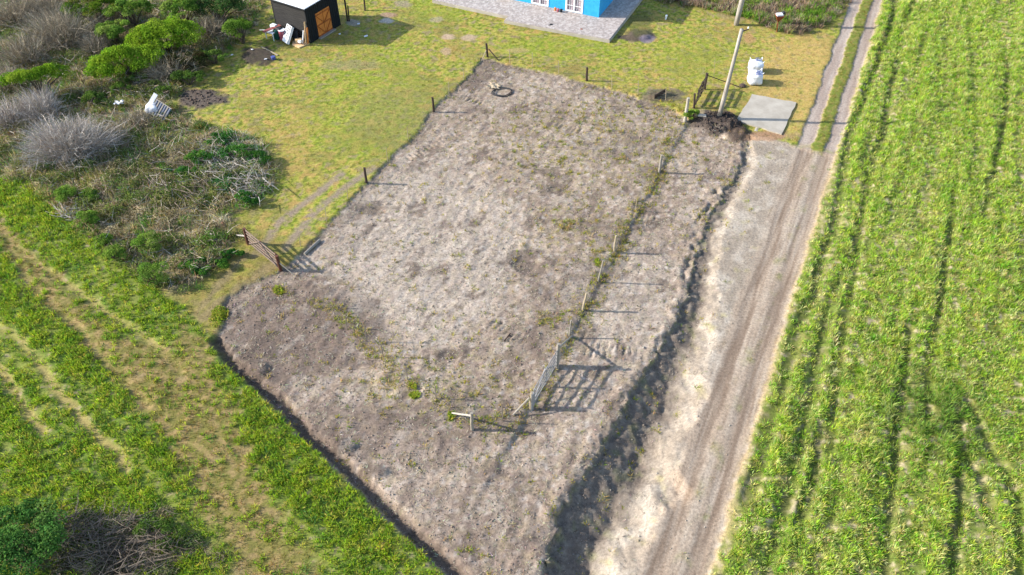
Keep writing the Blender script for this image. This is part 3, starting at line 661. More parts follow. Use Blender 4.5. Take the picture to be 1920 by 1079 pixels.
def undergrowth(name, dens, per, label, hexes, wts, rmin, rmax, leaf, per_l, cat, hk=0.8):
    x, y = scatter(dens, per); n = len(x); r_ = R.uniform(rmin, rmax, n); z = samp(H, x, y)
    L_ = np.stack([x, y, z + 0.15*r_, r_, r_*R.uniform(0.6, 1.1, n), r_*hk*R.uniform(0.6, 1.3, n)], 1)
    k_ = int(n*per_l); tag(leafmesh(name, L_, k_, leaf, hexes, wts), label, cat, kind='stuff')
def twig_tangle(name, dens, per, L0, wd, hexes, label):
    x, y = scatter(dens, per); n = len(x); z = samp(H, x, y) + R.uniform(0.05, 0.6, n); a = R.uniform(0, 6.28, n); l_ = L0*R.uniform(0.3, 1.2, n); el = R.normal(0.15, 0.35, n)
    B = np.stack([x, y, z], 1); T = B + np.stack([np.cos(a)*np.cos(el), np.sin(a)*np.cos(el), np.sin(el)], 1)*l_[:, None]; Mi = (B+T)/2 + R.normal(0, 0.06, (n, 3))
    w_ = R.normal(0, 1, (n, 3)); w_ /= np.linalg.norm(w_, axis=1)[:, None]; w_ *= wd*R.uniform(0.5, 1.3, (n, 1))
    V = np.stack([B - w_*.6, B + w_*.6, Mi + w_*.5, Mi - w_*.5, T], 1); b0 = np.arange(n)*5
    F = np.concatenate([np.stack([b0, b0+1, b0+2], -1), np.stack([b0, b0+2, b0+3], -1), np.stack([b0+3, b0+2, b0+4], -1)], 0)
    tag(npmesh(name, V.reshape(-1, 3), F, np.repeat(pal(hexes, [1]*len(hexes), n)*R.uniform(.7, 1.2, (n, 1)), 5, 0), TWM), label, 'twigs', kind='stuff')
gmask = fbm(GX, GY, 0.28, 3, 501)
LOWG = ['#82994a', '#9cae56', '#6a8040', '#b0a868', '#748c50']
undergrowth('scrub_undergrowth', sst(0.1, -0.5, dScr)*sst(-0.25, 0.15, gmask), 1.7, 'low mixed green undergrowth between the grey shrubs at upper left', LOWG, [3, 3, 2, 2, 2], 0.25, 0.7, 0.10, 190, 'undergrowth')
undergrowth('dry_bracken', sst(0.1, -0.5, dScr)*sst(0.1, -0.3, gmask), 1.6, 'brown dead bracken mounds between the shrubs at upper left', ['#ccb88c', '#a8a070', '#e2d2a8', '#98906c'], [3, 3, 2, 2], 0.25, 0.65, 0.09, 190, 'bracken')
undergrowth('hedge_undergrowth', sst(0.1, -0.4, dHG)*sst(-0.1, 0.25, gmask + 0.1), 1.6, 'green weeds bushing out along the reed strip at top right', ['#8cb444', '#a4c44c', '#6c8c3c', '#b8b868'], [3, 3, 2, 1], 0.25, 0.6, 0.10, 180, 'undergrowth')
twig_tangle('dead_twigs', sst(0.2, -0.4, dScr), 22, 1.0, 0.018, ['#e6dccf', '#b8a898', '#94826f', '#d6c0a0'], 'loose pale dead twigs tangled through the scrub')
PILE = blob(200, 1030, 130, 60, .4)
twig_tangle('brush_twigs', np.maximum(PILE, 0.6*BLZ), 110, 0.9, 0.013, ['#9a8b7c', '#7a6b5e', '#b0a090'], 'fine twigs littered over the brushwood at the bottom left')
HEAP = np.maximum(blob(440, 315, 70, 55, .4), blob(470, 350, 40, 35, .4))
undergrowth('thicket', HEAP, 3.2, 'leafy green thicket spilling onto the lawn under the bleached branches', ['#5f9a48', '#86b450', '#468450', '#a4c060'], [3, 3, 2, 2], 0.25, 0.55, 0.10, 200, 'thicket')
twig_tangle('bleached_twigs', HEAP, 55, 1.1, 0.014, ['#f0e8dc', '#d8d0c4', '#c0b4a4'], 'bleached fine twigs arching over the green thicket')
undergrowth('corner_scrub', BLZ*sst(-0.5, 0.1, fbm(GX, GY, 0.8, 2, 531)), 4.5, 'mixed green and brown scrub around the brushwood pile at bottom left', ['#7c9c4c', '#94a860', '#6a8444', '#a8967c', '#8c7c68'], [3, 3, 2, 2, 2], 0.18, 0.45, 0.09, 150, 'scrub', 0.6)
# clods and crumbs of soil
def clods(name, dens, per, rmin, rmax, hexes, label):
    x, y = scatter(dens, per); n = len(x)
    r = rmin*(rmax/rmin)**(R.uniform(0, 1, n)**2.2)
    z = samp(H, x, y)
    base = np.array([(1, 0, 0), (-0.5, 0.86, 0), (-0.5, -0.86, 0), (0.15, 0.1, 0.85), (0.1, -0.2, -0.5)])
    a = R.uniform(0, 6.28, n); cs, sn = np.cos(a), np.sin(a)
    P = base[None]*R.uniform(0.6, 1.3, (n, 5, 3))*r[:, None, None]
    X = P[..., 0]*cs[:, None] - P[..., 1]*sn[:, None] + x[:, None]; Y = P[..., 0]*sn[:, None] + P[..., 1]*cs[:, None] + y[:, None]; Z = P[..., 2] + (z + r*0.15)[:, None]
    F = np.array([(0, 1, 3), (1, 2, 3), (2, 0, 3), (1, 0, 4), (2, 1, 4), (0, 2, 4)])[None] + (np.arange(n)*5)[:, None, None]
    c = np.repeat(mixcol(x, y, pal(hexes, [1]*len(hexes), n), 0.5), 5, 0)
    tag(npmesh(name, np.stack([X, Y, Z], -1).reshape(-1, 3), F.reshape(-1, 3), c, TWM), label, 'soil', kind='stuff')
clods('soil_clods', (REG == 1)*(0.35 + 0.65*np.clip(dk2 + edgeL + nearlip + sst(0, 0.4, n1), 0, 1)) + (REG == 3)*0.9, 20, 0.015, 0.075, ['#d0c4b6', '#b3a494', '#8f8072'],
      'crumbled clods of grey-brown soil strewn over the cleared plot')
clods('gravel_crumbs', (REG == 2)*sst(-2.3, -3.0, RFs)*0.7 + 0.25*(REG == 2), 9, 0.015, 0.06, ['#e8e3da', '#8f8478', '#c9bfae'], 'small pale and dark stones scattered on the sandy verge')
clods('mound_clods', np.maximum(blob(1348, 233, 46, 18, .4), blob(375, 187, 48, 16, .4)*0.6), 60, 0.03, 0.14, ['#5d514b', '#4a403c', '#75685f'], 'dark lumpy earth dug out beside the pole and on the garden bed')
clods('soil_crumbs', (REG == 1)*sst(-0.5, 0.3, n2 + 0.5*n1 + 0.2) + (REG == 3)*0.8, 75, 0.012, 0.045, ['#e6dccf', '#d0c0b0', '#94857a', '#75675e', '#c8b4a2'],
      'fine pale and dark crumbs covering the cleared soil')
# straw litter on the soil
x, y = scatter((REG == 1)*(0.4 + 0.6*sst(-0.2, 0.4, n1)) + (REG == 2)*0.12*sst(-2.3, -3, RFs), 26); n = len(x)
blades('straw_litter', x, y, 3, 0.20, 0.022, (1.25, 1.57), pal(['#d8ccb4', '#8a7c6c', '#6a5e54', '#bcae8c'], [2, 2, 2, 2], n), spread=0.15,
       label='fine dry stalks lying on the cleared soil', cat='straw', material=TWM, zoff=0.03)

# ------------------------------------------------------------------ shrubs and trees
def shrub(name, label, cat, u, v, rx, ry, h, hexes, wts, n=2600, leaf=0.10, sub=26, lift=0.3, rot=0.0, group=None, dome=0.55, subr=0.3):
    """crown centre seen at (u, v); rx, ry half widths in metres; h height of the crown top"""
    x, y = W0(u, v, h*0.6); z = hz(x, y)
    t = thing(name, label, cat, (x, y, z), group)
    lumps = []
    for i in range(sub):
        a = rnd.uniform(0, 6.28); r_ = math.sqrt(rnd.random())*0.86
        px, py = rx*r_*math.cos(a), ry*r_*math.sin(a)
        cz = z + h*(lift + (1-lift)*math.sqrt(max(0, 1 - r_*r_*dome*1.6 if r_*r_*dome*1.6 < 1 else 0.05))) - h*0.14*rnd.random() - h*0.12
        q_ = rnd.uniform(0.45, 1.35)*subr*min(rx, ry)
        cr, sr = math.cos(rot), math.sin(rot)
        lumps.append((x + px*cr - py*sr, y + px*sr + py*cr, cz, q_, q_, q_*0.75))
    f_ = leafmesh('foliage', lumps, n, leaf, hexes, wts, t)
    tr = MB()
    for i in range(min(9, sub)):
        l_ = lumps[i]; m_ = Vector((x + (l_[0]-x)*0.4, y + (l_[1]-y)*0.4, z + (l_[2]-z)*0.5))
        tr.tube((x + rnd.uniform(-.08, .08), y + rnd.uniform(-.08, .08), z-0.1), m_, 0.05*h**0.5, 0.035*h**0.5, 6, 0.02); tr.tube(m_, l_[:3], 0.035*h**0.5, 0.012, 5, 0.02)
    tr.build('stem', M['bark'], t)
    return t
def bare_shrub(label, u, v, r, h, n=900, hz_k=1.5, hexes=('#e6dcd4', '#cdc2b8', '#f2eae2', '#b8a898'), name='bare_shrub', squash=1.0, wd=0.017, lean=(0, 0)):
    x, y = W0(u, v, h*0.5); z = hz(x, y)
    nst = int(n*hz_k); a = R.uniform(0, 2*np.pi, nst); q_ = np.sqrt(R.uniform(0, 1, nst))
    p1_, p2_ = R.uniform(0, 6.28, 2); rk_ = 1 + 0.28*np.sin(2*a + p1_) + 0.2*np.sin(5*a + p2_)
    q2_ = q_*rk_; ex = x + lean[0] + r*q2_*np.cos(a)*1.0; ey = y + lean[1] + r*squash*q2_*np.sin(a); ez = z + h*np.sqrt(np.clip(1.05 - q_**2, 0.05, 1))*R.uniform(0.75, 1.08, nst)
    E = np.stack([ex, ey, ez], -1); B = np.stack([x + 0.15*r*np.cos(a), y + 0.15*r*np.sin(a), np.full(nst, z)], -1)
    # each stem leaves low, forks part of the way out
    t0 = R.uniform(0.0, 0.75, nst)[:, None]; side = R.normal(0, 0.13*r, (nst, 3))
    P0 = B + (E-B)*t0*np.array([1, 1, 0.9]) + R.normal(0, 0.05*r, (nst, 3))*t0; t1 = (t0+1)/2; P1 = B + (E-B)*t1 + side*0.6 + R.normal(0, 0.05*r, (nst, 3)); P1[:, 2] += 0.06*h; P2 = E + side*0.9 + R.normal(0, 0.09*r, (nst, 3))
    wv = R.normal(0, 1, (nst, 3)); wv /= np.linalg.norm(wv, axis=1)[:, None]; w0 = wd*R.uniform(0.6, 1.2, (nst, 1))
    V = np.stack([P0 - wv*w0*0.7, P0 + wv*w0*0.7, P1 + wv*w0*0.5, P1 - wv*w0*0.5, P2], 1)
    b0 = np.arange(nst)*5; F = np.concatenate([np.stack([b0, b0+1, b0+2], -1), np.stack([b0, b0+2, b0+3], -1), np.stack([b0+3, b0+2, b0+4], -1)], 0)
    c = np.repeat(pal(list(hexes), [1]*len(hexes), nst)*R.uniform(0.7, 1.25, (nst, 1)), 5, 0)
    t = thing(name, label, 'shrub', (x, y, z), 'grey leafless shrubs of the waste ground')
    npmesh('twigs', V.reshape(-1, 3), F, c, TWM, t)
    tr = MB()
    for i in range(9):
        e = E[i]; tr.tube(B[i] - np.array([0, 0, 0.1]), B[i] + (e-B[i])*0.75, 0.035, 0.012, 5, 0.03)
    tr.build('stem', M['bark'], t)
    return t
G1 = ['#88b830', '#a8cc3a', '#c4dc50', '#64942c']; G2 = ['#64883a', '#80a044', '#50703a', '#9cb058']; G3 = ['#7aa840', '#98bc4c', '#648e3a', '#b0c462']; GD = ['#47703a', '#567f40', '#6a8a4c', '#7a7050']
GT = 'broad flat-topped green trees of the waste ground'
shrub('flat_topped_tree', 'large bright green flat-topped tree, the lower left of the overlapping pair', 'tree', 236, 112, 2.9, 1.7, 2.3, G1, [3, 4, 3, 2], 19000, 0.12, 90, 0.22, 0.5, GT, 0.6, 0.27)
shrub('flat_topped_tree', 'bright green flat-topped tree joining the upper right of the largest crown', 'tree', 308, 66, 3.0, 1.8, 2.6, G1, [3, 4, 3, 2], 19000, 0.12, 90, 0.22, 0.1, GT, 0.6, 0.27)
shrub('flat_topped_tree', 'rounded green tree standing right behind the big bright pair', 'tree', 340, 22, 1.7, 1.3, 2.8, G3, [3, 3, 3, 2], 7000, 0.12, 34, 0.45, 0, GT, 0.5, 0.3)
shrub('flat_topped_tree', 'narrow bright green canopy arching over grey twigs at the far left', 'tree', 66, 152, 2.5, 0.8, 2.3, G1, [3, 4, 2, 3], 9500, 0.11, 50, 0.5, 0.5, GT, 0.4, 0.5)
shrub('green_tree', 'yellow-green bushy tree at the top edge left of the big bright pair', 'tree', 175, 18, 2.6, 1.4, 2.3, ['#7fa32e', '#a3ab45', '#5c8a2a', '#6b6d3c'], [3, 2, 3, 2], 9000, 0.12, 42, 0.4, 0.2, GT, 0.5, 0.26)
shrub('green_tree', 'green tree between the top edge and the brown gap above the bright pair', 'tree', 245, 22, 2.0, 1.2, 2.4, G3, [3, 3, 3, 2], 7000, 0.12, 34, 0.4, 0.2, GT, 0.5, 0.28)
shrub('green_tree', 'mid-green crown in shade directly left of the bright tree tops', 'tree', 212, 58, 1.3, 1.2, 2.0, G3, [3, 3, 3, 3], 5000, 0.11, 26, 0.4, 0, GT, 0.5, 0.3)
shrub('green_tree', 'dark green tree at the top edge beside the shed corner', 'tree', 405, 12, 2.6, 1.8, 2.4, GD, [3, 3, 3, 2], 9000, 0.12, 40, 0.4, 0, GT, 0.5, 0.28)
shrub('round_bush', 'fluffy green bush just left of the black shed', 'bush', 450, 58, 1.35, 1.25, 1.9, ['#6d9a34', '#8bb043', '#4a7530', '#9ab85a'], [3, 3, 2, 1], 6500, 0.09, 30, 0.35, 0)
shrub('dark_bush', 'dark bush under the shade of the second bright tree', 'bush', 345, 115, 2.0, 1.2, 1.5, ['#54482f', '#3d4f28', '#6b5f4a', '#465c2c'], [3, 3, 2, 2], 5000, 0.10, 26, 0.25)
shrub('dark_bush', 'deep green bush on the lawn edge above the pallet bundle', 'bush', 352, 148, 1.6, 0.9, 1.0, G2, [3, 3, 3, 1], 3500, 0.09, 20, 0.2)
shrub('dark_bush', 'dark green bush behind the lawn-edge stake nearest the shed', 'bush', 400, 108, 1.3, 0.8, 1.0, G2, [3, 3, 3, 1], 3000, 0.09, 18, 0.2)
shrub('dark_bush', 'small green bush touching the white sack and pallet bundle', 'bush', 308, 172, 0.7, 0.6, 0.8, G2, [3, 4, 2, 1], 1600, 0.08, 12, 0.2)
shrub('dark_bush', 'green shrublet standing above the white plastic sheet', 'bush', 232, 168, 1.0, 0.7, 0.8, G2, [3, 4, 2, 1], 2200, 0.08, 14, 0.2)
shrub('dark_bush', 'small leafy bush between the bright tree and the pallet bundle', 'bush', 258, 150, 0.8, 0.6, 0.8, G2, [3, 4, 2, 2], 1800, 0.08, 14, 0.2)
shrub('dark_bush', 'low green bush left of the white plastic sheet', 'bush', 170, 188, 1.2, 0.8, 0.8, G2, [3, 3, 3, 1], 2400, 0.09, 14, 0.2)
GB = 'small round green bushes along the meadow edge'
for (u, v, r_, lab) in ((118,366,0.75,'topmost round green bush by the meadow, left of its slightly darker twin'), (168,368,0.55,'second topmost small green bush, darker, right of its neighbour'),
                       (160,412,0.75,'round green bush just right of the pale fallen straw patch'), (194,452,0.5,'small green bush touching the left shoulder of a larger round one'),
                       (217,478,0.75,'mid-sized round green bush left of the two lowest ones'), (281,456,0.85,'broad low green bush above the lowest round bush'),
                       (286,516,0.95,'lowest and largest round green bush at the corner of the brown scrub')):
    shrub('round_bush', lab, 'bush', u, v, r_, r_*0.85, r_*1.25, G3, [3, 3, 2, 2], int(4200*r_), 0.07, 18, 0.3, 0, GB, 0.6, 0.36)
GP = 'leafy green shrubs among the bleached branches'
for (u, v, rx, ry, h, lab) in ((372,298,0.9,0.6,0.9,'yellow-green shrub at the left end of the bleached branch heap'), (415,262,1.3,0.6,0.7,'low green shrub along the top of the bleached branch heap'),
                              (450,290,1.4,0.8,0.8,'green shrub in the middle of the bleached branch heap'), (484,300,0.8,0.7,0.7,'green shrub at the right end of the branch heap, touching the lawn'),
                              (468,372,0.9,0.55,0.7,'dark green shrub below the branch heap at the lawn edge'), (425,340,0.9,0.5,0.5,'sparse green shrub under the grey branches'),
                              (345,325,1.0,0.5,0.5,'low dull green shrub left of the grey branches'), (380,500,1.5,0.6,0.5,'deep green undergrowth left of the red-brown gate'), (430,478,1.0,0.4,0.4,'shaded green undergrowth just outside the red-brown gate')):
    shrub('leafy_shrub', lab, 'shrub', u, v, rx, ry, h, ['#5f9a3a', '#3d7a34', '#7fae44', '#4f8f4a'], [3, 3, 2, 2], int(2600*rx), 0.08, 20, 0.25, 0, GP, 0.5, 0.34)
shrub('leafy_bush', 'large dark-leaved bush filling the bottom left corner', 'bush', 30, 1020, 2.0, 1.9, 1.9, ['#5e9446', '#7cac50', '#4a7c3c', '#98bc60'], [3, 3, 3, 1], 12000, 0.10, 60, 0.3, 0, None, 0.5, 0.2)
shrub('leafy_bush', 'smaller green bush right of the bottom brushwood pile', 'bush', 300, 1000, 1.0, 0.7, 0.5, G2, [3, 4, 2, 2], 2600, 0.08, 18, 0.2)
shrub('pine_sapling', 'feathery green sapling in front of the dark gate by the utility pole', 'sapling', 1295, 214, 0.8, 0.45, 0.8, ['#a8c850', '#c0d464', '#84a844'], [3, 2, 2], 3600, 0.10, 16, 0.1, 0, None, 0.6, 0.4)
for (u, v, r_, h, lab, k) in ((126,264,2.9,2.2,'largest pale grey leafless shrub, like a dome of twigs, above the meadow',2600), (72,200,2.0,1.8,'grey leafless shrub under the narrow green canopy',1700),
                          (12,215,1.7,1.6,'grey leafless shrub cut by the left edge, level with the pallet bundle',1200), (110,55,3.2,2.4,'wide grey-brown leafless thicket left of the green trees',2600),
                          (40,95,2.4,2.0,'grey leafless shrub by the left edge below the corner thicket',1500), (20,20,2.8,2.2,'grey leafless shrub in the top left corner',1500), (80,10,2.2,2.2,'grey leafless shrub on the top edge, next to the corner one',1200),
                          (318,128,2.0,1.6,'dim grey twiggy shrub under the big bright trees',1300), (15,150,1.8,1.5,'brown leafless shrub between the left edge and the narrow green canopy',900), (175,85,1.6,1.5,'thin grey shrub left of the largest bright crown',900),
                          (200,30,1.6,1.8,'purplish leafless shrub poking through the yellow-green tree',800), (390,50,2.0,1.8,'brown twiggy shrub between the bright trees and the round bush',1200), (260,225,1.4,0.9,'low brown bramble left below the pallet bundle',700), (215,250,1.5,1.0,'brown bramble right of the pale grey dome shrub',800)):
    bare_shrub(lab, u, v, r_, h, k, 1.5 if k == 2600 and u == 126 else 0.85, ('#e6dcd4', '#cdc2b8', '#f2eae2', '#b8a898') if u in (126, 72, 12) else ('#cdc0a8', '#b0a08c', '#ddd2bc', '#94866f'))
def stickpile(name, label, cat, u, v, ru, rv, n, L, hexes, group=None, h=0.5, ang=None):
    base = W(u, v); t = thing(name, label, cat, base, group); mb = MB()
    cols = []
    for i in range(n):
        a = rnd.uniform(0, 6.28); r_ = math.sqrt(rnd.random()); p_ = W(u + ru*r_*math.cos(a), v + rv*r_*math.sin(a), rnd.uniform(0.02, h))
        th = rnd.uniform(0, 3.14) if ang is None else rnd.gauss(ang, 0.5); l_ = L*rnd.uniform(0.3, 1.0)
        q_ = p_ + Vector((math.cos(th)*l_, math.sin(th)*l_, rnd.uniform(-0.15, 0.4)*l_*0.6)); q_.z = max(q_.z, hz(q_.x, q_.y) + 0.03)
        mb.tube(p_, q_, rnd.uniform(0.012, 0.035), 0.008, 5, 0.04)
        if rnd.random() < 0.6:
            m_ = p_.lerp(q_, 0.5); mb.tube(m_, m_ + Vector((rnd.uniform(-1, 1), rnd.uniform(-1, 1), 0.3))*l_*0.35, 0.012, 0.005, 4)
    mb.build('branches', hexes, t); return t
BW = mat('bleached_branches', '#9c958c', '#d2cbc0', 5); BD = mat('dead_brown_branches', '#6b5c4e', '#9a8b78', 5)
GB2 = 'heaps of cut dead branches'
stickpile('branch_heap', 'bleached grey branches heaped over the green shrubs beside the lawn', 'branches', 440, 320, 60, 34, 40, 1.7, BW, GB2, 0.7, -0.7)
stickpile('branch_heap', 'pale dry stalks fanned out at the lower right of the scrub', 'branches', 470, 345, 40, 28, 30, 1.3, BW, GB2, 0.6, -0.9)
stickpile('branch_heap', 'dull fallen stems lying across the middle of the brown scrub', 'branches', 330, 330, 70, 50, 60, 2.4, BD, GB2, 0.5, -0.8)
stickpile('branch_heap', 'small bleached stack of twigs on the meadow edge of the scrub', 'branches', 128, 402, 20, 12, 40, 0.9, BW, GB2, 0.3)
stickpile('brushwood_pile', 'dark brushwood pile at the bottom edge between the green bushes', 'brushwood', 190, 1040, 110, 45, 110, 1.6, BD, GB2, 0.5, 0.2)
stickpile('brushwood_pile', 'thin brown twigs scattered above the dark brushwood pile', 'brushwood', 170, 985, 90, 22, 60, 1.2, BD, GB2, 0.3)
bare_shrub('dark tangle of thin twigs on the brushwood at the bottom left', 215, 1050, 1.2, 0.4, 600, 1.0, ('#5f5248', '#776a5c', '#8d8070', '#4a4038'))

# ------------------------------------------------------------------ fences
def fence(label, posts, wires=5, order=None, top=1.05):
    """posts: (kind, base uv, top uv)"""
    b0 = W(*posts[0][1]); t = thing('wire_fence', label, 'fence', b0, 'post and wire fences round the plot')
    ends = []
    for kind, b, tp in posts:
        p_ = W(*b); q_ = TOP(p_, *tp)
        if kind == 'dstake': q_ = p_.lerp(q_, 0.85)
        r_, mm, nm = {'post': (0.085, 'postdark', 'post'), 'grey': (0.08, 'postgrey', 'post'), 'stake': (0.022, 'postpale', 'stake'), 'gstake': (0.045, 'postgrey', 'stake'), 'dstake': (0.028, 'postdull', 'stake'), 'light': (0.07, 'postpale', 'post'), 'white': (0.12, 'concrete', 'post')}[kind]
        mb = MB(); mb.tube(p_ - Vector((0, 0, 0.25)), q_, r_, r_*0.88, 9 if r_ > 0.04 else 6, 0.012 if r_ > 0.04 else 0.004)
        mb.build(nm, M[mm], t); ends.append((p_, q_))
    for k in range(wires):
        mb = MB(); fz = 0.18 + 0.78*k/(wires-1)
        for (a, b), (c, d) in zip(ends[:-1], ends[1:]):
            mb.tube(a.lerp(b, fz), c.lerp(d, fz), 0.0035, 0.0035, 3)
        mb.build('wire', M['wire'], t)
    return t
f1 = fence('dark-posted wire fence between lawn and bare soil, running from the red-brown gate',
      [('stake', (563,462), (560,436)), ('stake', (612,416), (609,388)), ('stake', (652,374), (649,345)), ('post', (687,343), (683,315)), ('stake', (727,305), (724,277)), ('stake', (766,264), (763,238)),
       ('post', (813,210), (811,183)), ('stake', (842,179), (841,154)), ('stake', (870,152), (868,128)), ('post', (914,107), (912,82))])
def strut(parent, p_, q_, r_, m_, nm='brace'):
    mb = MB(); mb.tube(p_, q_, r_, r_*0.9, 7, 0.006); return mb.build(nm, m_, parent)
b_ = W(914, 107); strut(f1, TOP(b_, 912.5, 93), W(903, 115), 0.035, M['postpale'])
f2 = fence('wire fence along the far edge of the bare soil between the lawn and plot',
      [('stake', (956,119), (955,94)), ('stake', (998,126), (998,99)), ('stake', (1048,138), (1047,115)), ('post', (1100,152), (1101,127)), ('stake', (1148,167), (1147,142)), ('stake', (1197,178), (1197,152)), ('stake', (1249,188), (1249,164))], 5)
strut(f2, TOP(b_, 916, 92), W(935, 114), 0.045, M['postdark'])
f3 = fence('wire fence with pale weathered posts along the road side of the bare soil',
      [('white', (1284,228), (1291,184)), ('stake', (1262,262), (1264,238)), ('grey', (1236,323), (1241,291)), ('stake', (1192,394), (1195,366)), ('light', (1152,472), (1155,442)), ('gstake', (1121,528), (1131,489)),
       ('light', (1092,582), (1100,550)), ('gstake', (1067,632), (1071,601)), ('grey', (1045,690), (1047,645))], 5)
f4 = fence('sagging wire fence with thin stakes across the lower part of the bare soil',
      [('dstake', (606,578), (606,555)), ('dstake', (650,618), (648,590)), ('dstake', (687,641), (682,596)), ('dstake', (719,670), (713,641)), ('dstake', (764,712), (760,684)), ('dstake', (817,748), (816,720)), ('grey', (885,806), (884,775)), ('dstake', (943,790), (941,757)), ('light', (995,768), (996,737))], 5)
pk = W(885, 806); strut(f4, TOP(pk, 884, 780), W(848, 775, 0.05), 0.05, M['pole'])
pk2 = W(995, 768); strut(f4, TOP(pk2, 993, 746), W(962, 778, 0.05), 0.05, M['postgrey'])
pk3 = W(1045, 690); strut(f3, TOP(pk3, 1048, 652), W(1073, 630, 0.05), 0.05, M['postgrey'])

# lone boundary stakes at the lawn edge by the scrub and posts by the shed
GS = 'thin pale stakes between lawn and scrub'
for (b, tp, lab) in (((412,113), (405,87), 'thin pale leaning stake at the lawn edge nearest the round bush'), ((372,143), (363,118), 'thin pale leaning stake on the lawn edge, middle one of three'),
                     ((323,174), (314,152), 'thin pale leaning stake just above the pallet bundle')):
    p_ = W(*b); mb = MB(); mb.tube(p_ - Vector((0, 0, .2)), TOP(p_, *tp), 0.035, 0.028, 7, 0.01); tag(mb.build('stake', M['postgrey']), lab, 'stake', GS)
mb = MB(); p_ = W(275, 196); mb.tube(p_ - Vector((0, 0, .2)), TOP(p_, 261, 172), 0.03, 0.02, 6, 0.01); tag(mb.build('stake', M['postpale']), 'thin straw-coloured pole leaning left of the white sack', 'stake')
GQ = 'dark posts behind the shed'
for (b, tp, r_, lab) in (((652,40), (645,-6), 0.075, 'taller dark post right behind the shed corner'), ((655,40), (652,11), 0.06, 'short dark post touching the taller one behind the shed'), ((684,20), (682,-8), 0.07, 'dark post standing alone on the lawn right of the shed')):
    p_ = W(*b); mb = MB(); mb.tube(p_ - Vector((0, 0, .2)), TOP(p_, *tp), r_, r_*0.9, 8, 0.01); tag(mb.build('post', M['postdark']), lab, 'post', GQ)

# ------------------------------------------------------------------ gates
def gate(label, pa, pb, ta, tb, h, rails, rm, sm, ph=0.12, open_=None, lift=0.12, stiles=3, braces=True, rw=0.09):
    """pa, pb ground points of the two posts; h height of the leaf"""
    t = thing('farm_gate', label, 'gate', pa, 'wooden farm gates'); d = (pb - pa); d.z = 0; L = d.length; d.normalize(); nrm = Vector((-d.y, d.x, 0))
    za = pa.z + lift; zb = pb.z + lift
    for k in range(rails):
        z_ = (h - rw)*k/(rails-1) + rw/2
        mb = MB(); mb.beam(pa + d*0.14 + Vector((0, 0, lift + z_)), pb - d*0.14 + Vector((0, 0, lift + z_ + rnd.uniform(-0.02, 0.02))), 0.03, rw); mb.build('rail', rm, t)
    for k in range(stiles):
        f_ = 0.17 + (L - 0.34)*k/(stiles-1); p_ = pa.lerp(pb, f_/L)
        mb = MB(); mb.beam(p_ + nrm*0.034 + Vector((0, 0, lift - 0.02)), p_ + nrm*0.034 + Vector((0, 0, lift + h + 0.03)), 0.10, 0.034, up=nrm); mb.build('stile', sm, t)
    if braces:
        a_ = pa + d*0.2 - nrm*0.034; c_ = pa.lerp(pb, 0.5) - nrm*0.034; b2 = pb - d*0.2 - nrm*0.034
        for s_, e_ in (((a_, 0.05), (c_, h)), ((b2, 0.05), (c_, h))):
            mb = MB(); mb.beam(s_[0] + Vector((0, 0, lift + s_[1])), e_[0] + Vector((0, 0, lift + e_[1])), 0.034, 0.07, up=nrm); mb.build('brace', rm, t)
    for p_, tp, m_ in ((pa, ta, sm), (pb, tb, sm)):
        mb = MB(); mb.tube(p_ - Vector((0, 0, .3)), tp, ph, ph*0.92, 10, 0.012); mb.build('post', m_, t)
    return t
pa = W(466, 458); pb = W(527, 508)
g1 = gate('closed red-brown plank gate at the left corner of the plot between lawn and meadow', pa, pb, TOP(pa, 457, 429), TOP(pb, 518, 480), 1.05, 5, M['gaterail'], M['gatered'], 0.10, rw=0.11)
strut(g1, TOP(pa, 460, 443), W(443, 441, 0.1), 0.05, M['pole'])
strut(g1, TOP(pb, 522, 492), W(553, 517, 0.05), 0.03, M['postgrey'])
pa = W(1045, 686); pb = W(997, 768)
gate('silver-grey farm gate at the near corner, throwing a lattice shadow on the soil', pa, pb, TOP(pa, 1047, 648), TOP(pb, 998, 737), 1.15, 5, M['gategrey'], M['gategrey'], 0.09, lift=0.2, rw=0.085)
pa = W(1322, 168); pb = W(1302, 203)
gate('dark wooden gate seen edge-on behind the utility pole', pa, pb, TOP(pa, 1325, 137), TOP(pb, 1303, 176), 1.15, 5, M['gatedark'], M['gatedark'], 0.08, lift=0.2, rw=0.13)
mb = MB(); mb.tube(TOP(W(1322, 168), 1325, 141), W(1388, 164, 0.06), 0.03, 0.03, 6, 0.01); tag(mb.build('strut_pole', M['gatedark']), 'long thin dark strut slanting from the edge-on gate to the grass', 'pole')
mb = MB(); mb.lathe(W(1392, 163, -0.03), [(0.02, 0), (0.22, 0.02), (0.26, 0.1), (0.15, 0.2), (0.02, 0.22)], 9); tag(mb.build('stump', M['gatedark']), 'small dark stump in the grass at the end of the slanting strut', 'stump')
mb = MB(); mb.tube(W(1338, 150), TOP(W(1338, 128), 1341, 109), 0.012, 0.01, 5); tag(mb.build('cane', M['gaterail']), 'thin upright cane in the lawn left of the utility pole', 'cane')

